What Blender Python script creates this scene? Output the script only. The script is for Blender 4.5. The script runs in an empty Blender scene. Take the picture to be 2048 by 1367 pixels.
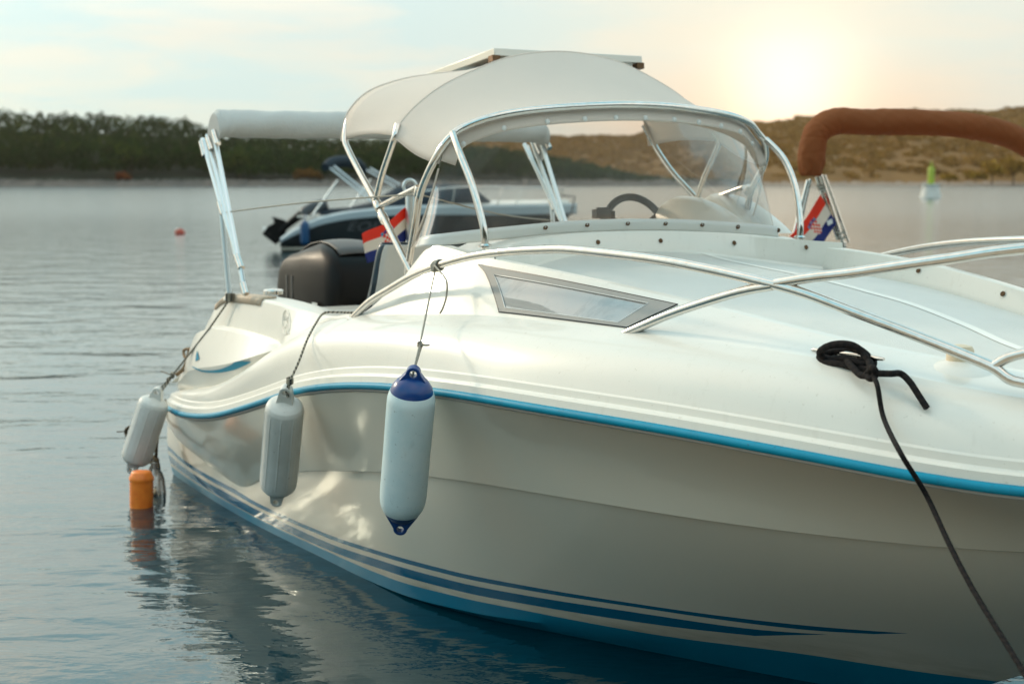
import bpy, math, random
import numpy as np
from mathutils import Vector, Matrix
random.seed(7); rng = np.random.default_rng(7)
D = bpy.data; S = bpy.context.scene; COL = S.collection

# ------------------------------------------------------------------ camera
FPX = 2844.4; CAMZ = 1.7; HOR = 362.0
PITCH = math.atan((683.5 - HOR) / FPX)
cam = D.cameras.new('camera'); camo = D.objects.new('camera', cam); COL.objects.link(camo)
cam.lens = 50; cam.sensor_width = 36; cam.clip_end = 6000; cam.clip_start = 0.1
camo.location = (0, 0, CAMZ); camo.rotation_euler = (math.pi / 2 - PITCH, 0, 0)
cam.dof.use_dof = True; cam.dof.focus_distance = 4.5; cam.dof.aperture_fstop = 3.3
S.camera = camo

# ------------------------------------------------------------------ light and sky
SUN_AZ = math.radians(-52); SUN_EL = math.radians(24)       # light in the photo falls from the left, through thin cloud
sdir = Vector((math.sin(SUN_AZ) * math.cos(SUN_EL), math.cos(SUN_AZ) * math.cos(SUN_EL), math.sin(SUN_EL)))
sl = D.lights.new('sun', 'SUN'); sl.energy = 1.55; sl.angle = math.radians(5); sl.color = (1.0, .84, .62)
so = D.objects.new('sun', sl); COL.objects.link(so); so.rotation_euler = (-sdir).to_track_quat('-Z', 'Y').to_euler()
so.location = (3, 5, 8)
S.view_settings.view_transform = 'Standard'; S.view_settings.look = 'None'
S.view_settings.exposure = 0.04; S.view_settings.gamma = 1
S.cycles.use_denoising = True
S.cycles.max_bounces = 8; S.cycles.transparent_max_bounces = 12; S.cycles.volume_bounces = 0
S.cycles.caustics_reflective = False; S.cycles.caustics_refractive = False
S.cycles.sample_clamp_indirect = 6.0

class NT:
    """small node-tree writer"""
    def __init__(s, tree): s.t = tree; s.n = tree.nodes; s.l = tree.links
    def new(s, typ, **kw):
        n = s.n.new(typ)
        for k, v in kw.items(): setattr(n, k, v)
        return n
    def put(s, sock, v):
        if isinstance(v, bpy.types.NodeSocket): s.l.new(v, sock)
        elif v is not None:
            if isinstance(v, (tuple, list)) and sock.type == 'RGBA' and len(v) == 3: v = (*v, 1)
            sock.default_value = v
    def math(s, op, a, b=None, c=None, clamp=False):
        n = s.new('ShaderNodeMath', operation=op); n.use_clamp = clamp
        for i, v in enumerate((a, b, c)):
            if v is not None: s.put(n.inputs[i], v)
        return n.outputs[0]
    def vmath(s, op, a, b=None):
        n = s.new('ShaderNodeVectorMath', operation=op); s.put(n.inputs[0], a)
        if b is not None: s.put(n.inputs[1], b)
        return n.outputs['Value'] if op in ('DOT_PRODUCT', 'LENGTH') else n.outputs[0]
    def mix(s, f, a, b, mode='MIX'):
        n = s.new('ShaderNodeMix', data_type='RGBA'); n.blend_type = mode
        s.put(n.inputs[0], f); s.put(n.inputs[6], a); s.put(n.inputs[7], b); return n.outputs[2]
    def ramp(s, f, stops, interp='LINEAR'):
        n = s.new('ShaderNodeValToRGB'); cr = n.color_ramp; cr.interpolation = interp
        while len(cr.elements) < len(stops): cr.elements.new(.5)
        for e, (p, c) in zip(cr.elements, stops):
            e.position = p; e.color = (*c, 1) if isinstance(c, tuple) else (c, c, c, 1)
        s.put(n.inputs[0], f); return n.outputs[0]
    def noise(s, vec, scale, detail=3, rough=.5, dist=0, dim='3D'):
        n = s.new('ShaderNodeTexNoise'); n.noise_dimensions = dim
        s.put(n.inputs['Vector'], vec); n.inputs['Scale'].default_value = scale
        n.inputs['Detail'].default_value = detail; n.inputs['Roughness'].default_value = rough
        n.inputs['Distortion'].default_value = dist; return n.outputs[0]
    def mapping(s, vec, scale=(1, 1, 1), rot=(0, 0, 0), loc=(0, 0, 0)):
        n = s.new('ShaderNodeMapping'); s.put(n.inputs[0], vec)
        n.inputs['Scale'].default_value = scale; n.inputs['Rotation'].default_value = rot; n.inputs['Location'].default_value = loc
        return n.outputs[0]
    def attr(s, name):
        n = s.new('ShaderNodeAttribute'); n.attribute_name = name; return n.outputs['Fac']

w = D.worlds.new('World'); S.world = w; w.use_nodes = True
T = NT(w.node_tree); T.n.clear()
sky = T.new('ShaderNodeTexSky'); sky.sky_type = 'NISHITA'; sky.sun_disc = False
sky.sun_elevation = SUN_EL; sky.sun_rotation = SUN_AZ; sky.air_density = 1.2; sky.dust_density = 2.5; sky.ozone_density = 2.0
tc = T.new('ShaderNodeTexCoord').outputs['Generated']
dirn = T.vmath('NORMALIZE', tc)
sx = T.new('ShaderNodeSeparateXYZ'); T.l.new(dirn, sx.inputs[0])
elev = sx.outputs['Z']
# thin bright overcast veil: teal-grey aloft, cream low down (values are for Background strength 0.1)
veil = T.ramp(T.math('ADD', elev, 0.02), [(0.0, (7.3, 8.8, 8.3)), (.05, (7.2, 8.9, 8.5)), (.12, (8.3, 8.9, 8.3)), (.22, (14.5, 14.2, 12.6)), (.5, (17.6, 16.4, 14.4)), (1, (15.8, 15.0, 13.6))])

cz = T.math('MAXIMUM', T.math('ADD', elev, .09), .02)
cmb = T.new('ShaderNodeCombineXYZ'); T.l.new(T.math('DIVIDE', sx.outputs['X'], cz), cmb.inputs[0]); T.l.new(T.math('DIVIDE', sx.outputs['Y'], cz), cmb.inputs[1])
cn = T.noise(T.mapping(cmb.outputs[0], scale=(1.0, 1.0, 1)), 1.1, 6, .55, .35)
blue = T.ramp(cn, [(.40, 1.0), (.60, 0.0)])
bluecol = T.mix(T.math('MULTIPLY', elev, 3.2, clamp=True), (5.6, 8.2, 8.6), (3.6, 9.6, 11.8))
veil = T.mix(T.math('MULTIPLY', blue, T.math('MULTIPLY_ADD', elev, 1.5, .62, clamp=True)), veil, bluecol)
mixs = T.mix(.86, sky.outputs[0], veil)
# glow of the low sun through the veil
GA = math.radians(10.9); GE = math.radians(3.3); gdir = (math.sin(GA)*math.cos(GE), math.cos(GA)*math.cos(GE), math.sin(GE))
dt = T.math('MAXIMUM', T.vmath('DOT_PRODUCT', dirn, gdir), 0.0)
g1 = T.math('POWER', dt, 1100.0); g2 = T.math('POWER', dt, 110.0); g3 = T.math('POWER', dt, 14.0)
mixs = T.mix(T.math('MULTIPLY', g3, .42), mixs, (10.2, 9.3, 7.6))
gcol = T.mix(T.math('MULTIPLY', elev, 11.0, clamp=True), (13.0, 5.8, 1.8), (10.6, 9.6, 7.4))
mixs = T.mix(T.math('MULTIPLY', g2, .75), mixs, gcol)
g4 = T.math('POWER', T.math('MAXIMUM', T.vmath('DOT_PRODUCT', dirn, tuple(sdir)), 0.0), 7.0)
mixs = T.mix(1.0, mixs, T.mix(g4, (0, 0, 0), (6, 4.6, 2.9)), 'ADD')
add = T.mix(1.0, mixs, T.mix(g1, (0, 0, 0), (6, 5.2, 4.2)), 'ADD')
bg = T.new('ShaderNodeBackground'); bg.inputs[1].default_value = 0.1; T.l.new(add, bg.inputs[0])
wo = T.new('ShaderNodeOutputWorld'); T.l.new(bg.outputs[0], wo.inputs[0])

# ------------------------------------------------------------------ geometry of the place (photo -> boat frame)
TH = math.radians(59.0)
U = np.array([math.cos(TH), -math.sin(TH), 0]); V = np.array([-math.sin(TH), -math.cos(TH), 0])
O = np.array([0.596, 5.762, 0]) - 3.35 * U
C0 = np.array([0, 0, CAMZ])
def W(a, b, z): return O + a * U + b * V + np.array([0, 0, z])
def ray(x, y):
    dx = (x - 1024) / FPX; dz = -(y - 683.5) / FPX; c, s = math.cos(PITCH), math.sin(PITCH)
    return np.array([dx, c + dz * s, -s + dz * c])
def toboat(p): q = np.asarray(p) - O; return np.array([q @ U, q @ V, p[2]])
def onb(x, y, b): d = ray(x, y); t = (b - (C0 - O) @ V) / (d @ V); return toboat(C0 + t * d)
def ona(x, y, a): d = ray(x, y); t = (a - (C0 - O) @ U) / (d @ U); return toboat(C0 + t * d)
def onz(x, y, z): d = ray(x, y); return toboat(C0 + (z - CAMZ) / d[2] * d)
def aty(x, y, Y): d = ray(x, y); return C0 + d * (Y / d[1])
def WP(v): return W(*v)

def pchip(xs, ys):
    xs = np.array(xs, float); ys = np.array(ys, float); h = np.diff(xs); dl = np.diff(ys) / h
    m = np.zeros_like(ys); m[0] = dl[0]; m[-1] = dl[-1]
    for i in range(1, len(xs) - 1):
        if dl[i - 1] * dl[i] > 0:
            w1 = 2 * h[i] + h[i - 1]; w2 = h[i] + 2 * h[i - 1]
            m[i] = (w1 + w2) / (w1 / dl[i - 1] + w2 / dl[i])
    def f(x):
        x = np.clip(x, xs[0], xs[-1]); i = int(np.clip(np.searchsorted(xs, x) - 1, 0, len(h) - 1))
        t = (x - xs[i]) / h[i]; t2, t3 = t * t, t * t * t
        return float((2*t3-3*t2+1)*ys[i] + (t3-2*t2+t)*h[i]*m[i] + (-2*t3+3*t2)*ys[i+1] + (t3-t2)*h[i]*m[i+1])
    return f
def smooth(f, sig=.12, lo=-.2, hi=7.0):
    xs = np.arange(lo, hi, .02); ys = np.array([f(x) for x in xs]); k = np.arange(-40, 41)*.02; w_ = np.exp(-k*k/2/sig/sig); w_ /= w_.sum()
    yp = np.concatenate([np.full(40, ys[0]) , ys, np.full(40, ys[-1])]); ys = np.convolve(yp, w_, 'valid')
    return lambda x: float(np.interp(x, xs, ys))
def kn(*p): return pchip([q[0] for q in p], [q[1] for q in p])
def onB(x, y, B):
    a = 3.0
    for _ in range(80): r = onb(x, y, B(a)); a = .6 * a + .4 * r[0]
    return r
def zline(pts, B, pre=(), post=()):
    k = sorted([tuple(onB(x, y, B)[[0, 2]]) for x, y in pts] + list(pre) + list(post))
    out = [k[0]]
    for q in k[1:]:
        if q[0] - out[-1][0] > .02: out.append(q)
    return kn(*out)
def spline(pts, n=6, closed=False):
    P = [np.array(p, float) for p in pts]; out = []
    m = len(P)
    rngi = range(m if closed else m - 1)
    for i in rngi:
        if closed: p0, p1, p2, p3 = P[i-1], P[i], P[(i+1) % m], P[(i+2) % m]
        else: p0, p1, p2, p3 = P[max(i-1, 0)], P[i], P[i+1], P[min(i+2, m-1)]
        for j in range(n):
            t = j / n
            out.append(.5 * ((2*p1) + (-p0+p2)*t + (2*p0-5*p1+4*p2-p3)*t*t + (-p0+3*p1-3*p2+p3)*t**3))
    if not closed: out.append(P[-1])
    return out

# ------------------------------------------------------------------ mesh helpers (all shapes are written in world coordinates)
class MB:
    def __init__(s): s.v = []; s.f = []; s.m = []; s.at = {}
    def add(s, vs, fs, mi=0, **at):
        o = len(s.v); s.v += [tuple(map(float, q)) for q in vs]; s.f += [tuple(o + i for i in q) for q in fs]; s.m += [mi] * len(fs)
        for k in set(list(s.at) + list(at)):
            arr = s.at.setdefault(k, [0.0] * o); arr += list(at.get(k, [0.0] * len(vs)))
        return s
    def grid(s, rows, mi=0, closeu=False, closev=False, flip=False, skip=None, **at):
        n = len(rows); m = len(rows[0]); vs = [p for r in rows for p in r]; fs = []
        for i in range(n if closeu else n - 1):
            for j in range(m if closev else m - 1):
                if skip and skip(i, j): continue
                a, b, c, d = i*m+j, i*m+(j+1) % m, ((i+1) % n)*m+(j+1) % m, ((i+1) % n)*m+j
                q = (a, d, c, b) if flip else (a, b, c, d)
                fs.append(q)
        return s.add(vs, fs, mi, **at)
    def tube(s, pts, r, seg=10, mi=0, caps=True, smooth=0, flat=1.0, closed=False):
        P = spline(pts, smooth, closed) if smooth else [np.array(p, float) for p in pts]
        n = len(P); rows = []; tu = []; tv = []; L = 0; nrm = None
        for i in range(n):
            if closed: t = P[(i+1) % n] - P[i-1]
            else: t = P[min(i+1, n-1)] - P[max(i-1, 0)]
            t = t / (np.linalg.norm(t) + 1e-12)
            if nrm is None:
                ref = np.array([0, 0, 1.0]) if abs(t[2]) < .9 else np.array([1.0, 0, 0]); nrm = ref - t * (ref @ t)
            else: nrm = nrm - t * (nrm @ t)
            nrm = nrm / (np.linalg.norm(nrm) + 1e-12); bn = np.cross(t, nrm)
            if i: L += np.linalg.norm(P[i] - P[i-1])
            rr = r(i / (n - 1)) if callable(r) else r
            rows.append([P[i] + rr * (math.cos(k*2*math.pi/seg) * nrm * flat + math.sin(k*2*math.pi/seg) * bn) for k in range(seg)])
            tu += [L] * seg; tv += [k / seg for k in range(seg)]
        s.grid(rows, mi, closev=True, closeu=closed, tu=tu, tv=tv)
        if caps and not closed:
            s.add(rows[0], [tuple(range(seg))], mi); s.add(rows[-1], [tuple(reversed(range(seg)))], mi)
        return s
    def lathe(s, base, axis, prof, seg=24, mi=0, rmod=None, capends=True):
        ax = np.array(axis, float); ax /= np.linalg.norm(ax); ref = np.array([0, 0, 1.0]) if abs(ax[2]) < .9 else np.array([1.0, 0, 0])
        n1 = np.cross(ax, ref); n1 /= np.linalg.norm(n1); n2 = np.cross(ax, n1); base = np.array(base, float); rows = []
        for (r, h) in prof:
            rows.append([base + ax*h + (r * (rmod(k*2*math.pi/seg, h) if rmod else 1)) * (math.cos(k*2*math.pi/seg)*n1 + math.sin(k*2*math.pi/seg)*n2) for k in range(seg)])
        s.grid(rows, mi, closev=True)
        if capends:
            s.add(rows[0], [tuple(reversed(range(seg)))], mi); s.add(rows[-1], [tuple(range(seg))], mi)
        return s
    def box(s, c, e, mi=0, ax=None):
        """c centre, e half extents along ax (3 unit vectors)"""
        ax = ax if ax is not None else np.eye(3); c = np.array(c, float)
        vs = [c + sx*e[0]*ax[0] + sy*e[1]*ax[1] + sz*e[2]*ax[2] for sx in (-1, 1) for sy in (-1, 1) for sz in (-1, 1)]
        return s.add(vs, [(0,1,3,2), (4,6,7,5), (0,4,5,1), (2,3,7,6), (0,2,6,4), (1,5,7,3)], mi)
    def prism(s, poly, up, mi=0, hole=None):
        """closed outline (list of points) thickened by vector up, optional hole outline with the same count"""
        up = np.array(up, float); A = [np.array(p, float) for p in poly]; n = len(A); Bq = [p + up for p in A]
        if hole is None:
            s.add(A + Bq, [tuple(reversed(range(n))), tuple(range(n, 2*n))] + [(i, (i+1) % n, n+(i+1) % n, n+i) for i in range(n)], mi)
        else:
            H = [np.array(p, float) for p in hole]; HB = [p + up for p in H]; f = []
            for i in range(n):
                j = (i+1) % n
                f += [(i, 2*n+i, 2*n+j, j), (n+i, n+j, 3*n+j, 3*n+i), (i, j, n+j, n+i), (2*n+j, 2*n+i, 3*n+i, 3*n+j)]
            s.add(A + Bq + H + HB, f, mi)
        return s
    def build(s, name, mats, parent=None, ang=35, bevel=0, solid=0, offset=-1, sub=0, merge=False, recalc=False):
        me = D.meshes.new(name)
        M = None
        if parent is not None:
            r = parent
            while r.parent is not None: r = r.parent
            M = np.array(r.matrix_basis.inverted())
        V_ = np.array(s.v, float)
        if M is not None and len(V_): V_ = V_ @ M[:3, :3].T + M[:3, 3]
        me.from_pydata(V_.tolist(), [], s.f)
        for m in (mats if isinstance(mats, (list, tuple)) else [mats]): me.materials.append(m)
        me.polygons.foreach_set('material_index', s.m)
        for k, arr in s.at.items():
            if len(arr) < len(s.v): arr = arr + [0.0] * (len(s.v) - len(arr))
            at = me.attributes.new(k, 'FLOAT', 'POINT'); at.data.foreach_set('value', arr)
        me.update(); me.validate()
        if merge or recalc:
            import bmesh
            bm = bmesh.new(); bm.from_mesh(me)
            if merge: bmesh.ops.remove_doubles(bm, verts=bm.verts, dist=1e-4)
            if recalc: bmesh.ops.recalc_face_normals(bm, faces=bm.faces)
            bm.to_mesh(me); bm.free()
        me.polygons.foreach_set('use_smooth', [True] * len(me.polygons))
        if ang < 180: me.set_sharp_from_angle(angle=math.radians(ang))
        o = D.objects.new(name, me); COL.objects.link(o)
        if parent is not None: o.parent = parent
        if solid:
            md = o.modifiers.new('thick', 'SOLIDIFY'); md.thickness = solid; md.offset = offset
        if bevel:
            md = o.modifiers.new('bevel', 'BEVEL'); md.width = bevel; md.segments = 2; md.limit_method = 'ANGLE'
        if sub:
            md = o.modifiers.new('sub', 'SUBSURF'); md.levels = sub; md.render_levels = sub
        return o
def thing(name, label, cat, loc=(0, 0, 0), rz=0.0, group=None):
    o = D.objects.new(name, None); COL.objects.link(o); o.empty_display_size = .2
    o.matrix_basis = Matrix.Translation(Vector([float(q) for q in loc])) @ Matrix.Rotation(rz, 4, 'Z')
    o['label'] = label; o['category'] = cat
    if group: o['group'] = group
    return o
def tag(o, label, cat, group=None):
    o['label'] = label; o['category'] = cat
    if group: o['group'] = group
    return o
def recenter(o, loc):
    """move a single-mesh thing's origin to loc"""
    loc = Vector([float(q) for q in loc]); o.data.transform(Matrix.Translation(-loc)); o.location = loc; return o

# ------------------------------------------------------------------ materials
def mat(name, col, rough=.5, metal=0, coat=0, spec=.5, bump=None, var=None, rvar=0, sss=0, trans=0):
    m = D.materials.new(name); m.use_nodes = True; t = NT(m.node_tree); b = m.node_tree.nodes['Principled BSDF']
    b.inputs['Base Color'].default_value = (*col, 1); b.inputs['Roughness'].default_value = rough
    b.inputs['Metallic'].default_value = metal; b.inputs['Coat Weight'].default_value = coat; b.inputs['Coat Roughness'].default_value = .04
    b.inputs['Specular IOR Level'].default_value = spec
    oc = t.new('ShaderNodeTexCoord').outputs['Object']
    if var:
        sc, amt, c2 = var
        f = t.ramp(t.noise(oc, sc, 4, .6), [(.4, 0.0), (.7, 1.0)])
        t.l.new(t.mix(t.math('MULTIPLY', f, amt), col, c2), b.inputs['Base Color'])
    if rvar:
        f = t.noise(oc, 6, 4, .6); t.l.new(t.math('MULTIPLY_ADD', f, rvar, rough - rvar*.5), b.inputs['Roughness'])
    if bump:
        sc, st = bump; bn = t.new('ShaderNodeBump'); bn.inputs['Strength'].default_value = st; bn.inputs['Distance'].default_value = .01
        t.l.new(t.noise(oc, sc, 4, .6), bn.inputs['Height']); t.l.new(bn.outputs[0], b.inputs['Normal'])
    return m
GEL = (.77, .68, .55)
M = {}
M['gel'] = mat('white_gelcoat', (.80, .765, .69), .34, coat=.45, var=(1.7, .35, (.73, .69, .60)), rvar=.12)
M['deck'] = mat('nonskid_deck', (.72, .71, .66), .6, var=(4, .4, (.64, .63, .58)), bump=(260, .5))
M['blue_rub'] = mat('blue_rubber', (.0, .27, .42), .5, spec=.3, var=(9, .5, (.0, .20, .33)))
M['steel'] = mat('stainless_steel', (.72, .69, .65), .13, metal=1, rvar=.1, var=(40, .25, (.5, .38, .26)))
M['alu'] = mat('aluminium_tube', (.70, .76, .78), .3, metal=.85, rvar=.1)
M['plastic_black'] = mat('black_plastic', (.02, .02, .022), .4)
M['engine'] = mat('engine_cowling', (.006, .0055, .005), .4, spec=.16, rvar=.15)
M['engine_grey'] = mat('engine_grey_panel', (.10, .095, .09), .5)
M['bronze'] = mat('rusty_screw', (.14, .075, .035), .4, metal=.7, bump=(300, .4))
M['white_plastic'] = mat('white_plastic', (.72, .72, .69), .4)
M['cream'] = mat('cream_plastic', (.68, .55, .38), .4)
M['navy_pad'] = mat('navy_upholstery', (.012, .035, .055), .3, coat=.3, bump=(60, .1))
M['white_pad'] = mat('white_upholstery', (.62, .61, .58), .5, bump=(40, .15))
M['grey_pvc'] = mat('grey_fender_vinyl', (.72, .71, .67), .42, var=(7, .6, (.58, .57, .52)), rvar=.15, bump=(30, .08))
M['pale_pvc'] = mat('pale_fender_vinyl', (.70, .81, .82), .42, sss=0, var=(8, .5, (.50, .70, .74)), rvar=.15, bump=(45, .06))
M['blue_pvc'] = mat('blue_fender_end', (.001, .040, .19), .3, coat=.15)
M['wood'] = mat('weathered_teak', (.60, .47, .35), .65, bump=(50, .3), var=(30, .6, (.46, .35, .25)))
M['orange'] = mat('orange_float_plastic', (1.0, .26, .03), .4, var=(25, .5, (.8, .12, .015)), bump=(30, .2))
M['window_band'] = mat('grey_window_border', (.33, .315, .29), .6, var=(12, .4, (.27, .26, .24)))
M['sticker'] = mat('white_sticker', (.7, .7, .68), .5)
M['solar_frame'] = mat('panel_frame', (.62, .60, .54), .35, metal=.6)
M['solar_cell'] = mat('panel_cells', (.01, .015, .04), .15, coat=1)
def wear(m, col, amt):      # fine scuffs, specks and faint run marks in the gelcoat colour
    t = NT(m.node_tree); b = m.node_tree.nodes['Principled BSDF']; oc = t.new('ShaderNodeTexCoord').outputs['Object']
    old = b.inputs['Base Color'].links[0].from_socket
    sp = t.ramp(t.noise(oc, 70, 2, .5), [(.70, 0.0), (.74, 1.0)])
    sc = t.ramp(t.noise(t.mapping(oc, scale=(1.2, 1.2, 14), rot=(.3, .2, 0)), 9, 4, .7), [(.66, 0.0), (.72, .6)])
    dr = t.math('MULTIPLY', t.ramp(t.noise(t.mapping(oc, scale=(16, 16, .8)), 2.2, 3, .6), [(.58, 0.0), (.72, .7)]), .5)
    f = t.math('MULTIPLY', t.math('MAXIMUM', t.math('MAXIMUM', sp, sc), dr), amt)
    t.l.new(t.mix(f, old, col), b.inputs['Base Color'])
wear(M['gel'], (.50, .45, .36), .35); wear(M['grey_pvc'], (.25, .24, .21), .55); wear(M['pale_pvc'], (.30, .36, .36), .5)
wear(M['orange'], (.45, .12, .03), .6); wear(M['blue_rub'], (.02, .10, .16), .6)
def cloth_mat(name, col, trans=.45, rough=.8, bump=(260, .25), fold=None):
    m = D.materials.new(name); m.use_nodes = True; t = NT(m.node_tree); t.n.clear()
    oc = t.new('ShaderNodeTexCoord').outputs['Object']
    c = t.mix(t.math('MULTIPLY', t.noise(oc, 3, 4, .6), .35), col, tuple(q*.78 for q in col))
    bn = t.new('ShaderNodeBump'); bn.inputs['Strength'].default_value = bump[1]; bn.inputs['Distance'].default_value = .004
    h = t.noise(oc, bump[0], 2, .6)
    if fold: h = t.math('ADD', t.math('MULTIPLY', t.noise(t.mapping(oc, scale=fold), 3, 3, .5, .4), 6.0), h)
    t.l.new(h, bn.inputs['Height'])
    p = t.new('ShaderNodeBsdfPrincipled'); t.put(p.inputs['Base Color'], c); p.inputs['Roughness'].default_value = rough; t.l.new(bn.outputs[0], p.inputs['Normal'])
    tr = t.new('ShaderNodeBsdfTranslucent'); t.put(tr.inputs[0], c)
    mx = t.new('ShaderNodeMixShader'); mx.inputs[0].default_value = trans; t.l.new(p.outputs[0], mx.inputs[1]); t.l.new(tr.outputs[0], mx.inputs[2])
    o = t.new('ShaderNodeOutputMaterial'); t.l.new(mx.outputs[0], o.inputs[0]); return m
M['canvas'] = cloth_mat('white_canvas', (.90, .82, .74), .36, bump=(180, .5), fold=(.6, .35, .6))
M['canvas_roll'] = cloth_mat('pale_rolled_canvas', (.66, .66, .63), .15, bump=(150, .9), fold=(1.3, 1.3, 1.3))
M['canvas_brown'] = cloth_mat('brown_canvas', (.40, .15, .05), .55, bump=(200, .5), fold=(.7, 2.5, 2.5))  # brown cloth, with orange flare glow mixed into its colour
M['canvas_navy'] = cloth_mat('navy_canvas', (.010, .022, .035), .05)
def vinyl(name, haze, tint, frk=1.0):
    m = D.materials.new(name); m.use_nodes = True; t = NT(m.node_tree); t.n.clear()
    oc = t.new('ShaderNodeTexCoord').outputs['Object']
    tr = t.new('ShaderNodeBsdfTransparent'); tr.inputs[0].default_value = (*tint, 1)
    df = t.new('ShaderNodeBsdfDiffuse'); df.inputs[0].default_value = (.75, .74, .72, 1)
    tl = t.new('ShaderNodeBsdfTranslucent'); tl.inputs[0].default_value = (.8, .76, .7, 1)
    ad = t.new('ShaderNodeMixShader'); ad.inputs[0].default_value = .5; t.l.new(df.outputs[0], ad.inputs[1]); t.l.new(tl.outputs[0], ad.inputs[2])
    hz = t.math('MULTIPLY_ADD', t.ramp(t.noise(t.mapping(oc, scale=(1, 1, .4)), 3.5, 6, .7, 1.2), [(.42, 0.0), (.75, 1.0)]), haze * .8, haze)
    m1 = t.new('ShaderNodeMixShader'); t.l.new(hz, m1.inputs[0]); t.l.new(tr.outputs[0], m1.inputs[1]); t.l.new(ad.outputs[0], m1.inputs[2])
    gl = t.new('ShaderNodeBsdfGlossy'); gl.inputs['Roughness'].default_value = .03
    bn = t.new('ShaderNodeBump'); bn.inputs['Strength'].default_value = .12; bn.inputs['Distance'].default_value = .02
    t.l.new(t.noise(oc, 4, 2, .5), bn.inputs['Height']); t.l.new(bn.outputs[0], gl.inputs['Normal'])
    fr = t.new('ShaderNodeFresnel'); fr.inputs[0].default_value = 1.45; t.l.new(bn.outputs[0], fr.inputs['Normal'])
    m2 = t.new('ShaderNodeMixShader'); t.l.new(t.math('MULTIPLY', fr.outputs[0], frk), m2.inputs[0]); t.l.new(m1.outputs[0], m2.inputs[1]); t.l.new(gl.outputs[0], m2.inputs[2])
    o = t.new('ShaderNodeOutputMaterial'); t.l.new(m2.outputs[0], o.inputs[0]); return m
M['vinyl'] = vinyl('clear_vinyl', .05, (.90, .88, .86), .4)
M['glass'] = vinyl('cabin_window_glass', .82, (.7, .7, .7), .22)
M['clear_float'] = vinyl('clear_plastic', .25, (.85, .88, .9))
def rope_mat(name, c1, c2, pitch=.02, duty=.5):
    m = D.materials.new(name); m.use_nodes = True; t = NT(m.node_tree); b = t.n['Principled BSDF']
    ph = t.math('FRACT', t.math('ADD', t.math('DIVIDE', t.attr('tu'), pitch), t.attr('tv')))
    f = t.math('GREATER_THAN', ph, duty); t.l.new(t.mix(f, c1, c2), b.inputs['Base Color']); b.inputs['Roughness'].default_value = .85
    b.inputs['Specular IOR Level'].default_value = .2
    p2 = t.math('FRACT', t.math('ADD', t.math('DIVIDE', t.attr('tu'), pitch * .35), t.attr('tv')))
    p3 = t.math('FRACT', t.math('SUBTRACT', t.math('DIVIDE', t.attr('tu'), pitch * .35), t.attr('tv')))
    h = t.math('MULTIPLY', t.math('SINE', t.math('MULTIPLY', p2, 6.28)), t.math('SINE', t.math('MULTIPLY', p3, 6.28)))
    bn = t.new('ShaderNodeBump'); bn.inputs['Strength'].default_value = .7; bn.inputs['Distance'].default_value = .002
    t.l.new(h, bn.inputs['Height']); t.l.new(bn.outputs[0], b.inputs['Normal']); return m
M['rope_white'] = rope_mat('white_cord', (.50, .47, .40), (.42, .39, .33))
M['rope_fleck'] = rope_mat('flecked_cord', (.42, .38, .30), (.035, .035, .035), .022, .6)
M['rope_black'] = rope_mat('black_braided_rope', (.012, .011, .012), (.022, .017, .016), .02)
M['rope_brown'] = rope_mat('brown_wet_rope', (.10, .07, .035), (.05, .035, .02), .03)

# ================================================================== MAIN BOAT
def kn_s(*p):
    g0 = kn(*p); g1 = smooth(g0, .12); return lambda a: g1(a)*(1 - min(1, max(0, (a-6.0)/.3))) + g0(a)*min(1, max(0, (a-6.0)/.3)) if a > 0 else g0(a)
boat = thing('motorboat', 'large white motor cruiser with blue stripes and a white canopy, filling the foreground', 'boat', O, -TH)
BS = kn_s((-.1, .97), (.0, 1.0), (.25, 1.08), (1, 1.17), (2, 1.22), (3, 1.24), (4, 1.20), (4.5, 1.12), (5, 1.0), (5.4, .86), (5.7, .73), (6.0, .55), (6.3, .32), (6.55, 0), (7, 0))
BG = kn_s((-.1, .90), (0, .93), (.3, 1.02), (1, 1.09), (1.6, 1.10), (2.2, 1.07), (3, 1.04), (3.5, 1.03), (4.2, .98), (4.7, .90), (5.1, .80), (5.4, .69), (5.65, .59), (6.0, .40), (6.3, .18), (6.5, 0), (7, 0))
BK = kn((-.1, .98), (0, 1.0), (.35, 1.04), (1.1, 1.0), (2.1, 1.06), (2.6, 1.08), (3.3, 1.05), (3.8, 1.0), (4.5, .86), (5.1, .65), (5.6, .42), (5.9, .22), (6.15, 0), (7, 0))
BC = kn((-.1, .96), (0, .97), (1.15, 1.0), (2.1, .965), (2.84, .93), (3.25, .84), (3.6, .71), (4.15, .52), (4.7, .37), (5.2, .24), (5.5, .12), (5.68, 0), (7, 0))
BU = kn_s((2.6, 1.05), (2.8, .96), (3.05, .88), (3.9, .85), (4.3, .78), (4.6, .71), (5.1, .60), (5.5, .42), (5.9, .25), (6.3, .05), (6.4, 0), (7, 0))
KEEL = kn((-.1, -.42), (0, -.42), (3.3, -.46), (4.1, -.30), (4.6, -.10), (4.83, 0), (5.16, .19), (5.6, .42), (6.1, .72), (6.4, .92), (6.6, 1.05), (7, 1.3))
ZS = zline([(330, 818), (370, 829), (420, 832), (500, 812), (600, 780), (700, 770), (820, 776), (1000, 802), (1300, 852), (1600, 907), (2048, 985)], BS, [(-.1, .40)], [(6.2, .99), (6.6, 1.05)])
ZK = zline([(358, 882), (400, 917), (476, 974), (530, 955), (604, 943), (700, 942), (860, 952), (1000, 972), (1300, 1022), (1600, 1065), (2048, 1105)], BK, [(-.1, .30)], [(6.2, .85), (6.6, 1.0)])
ZC = kn((-.1, .0), (0, 0), (1.5, -.01), (2.5, .0), (3.3, .03), (3.7, .065), (4.15, .13), (4.7, .26), (5.3, .41), (5.7, .5), (6.6, .8))
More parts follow.
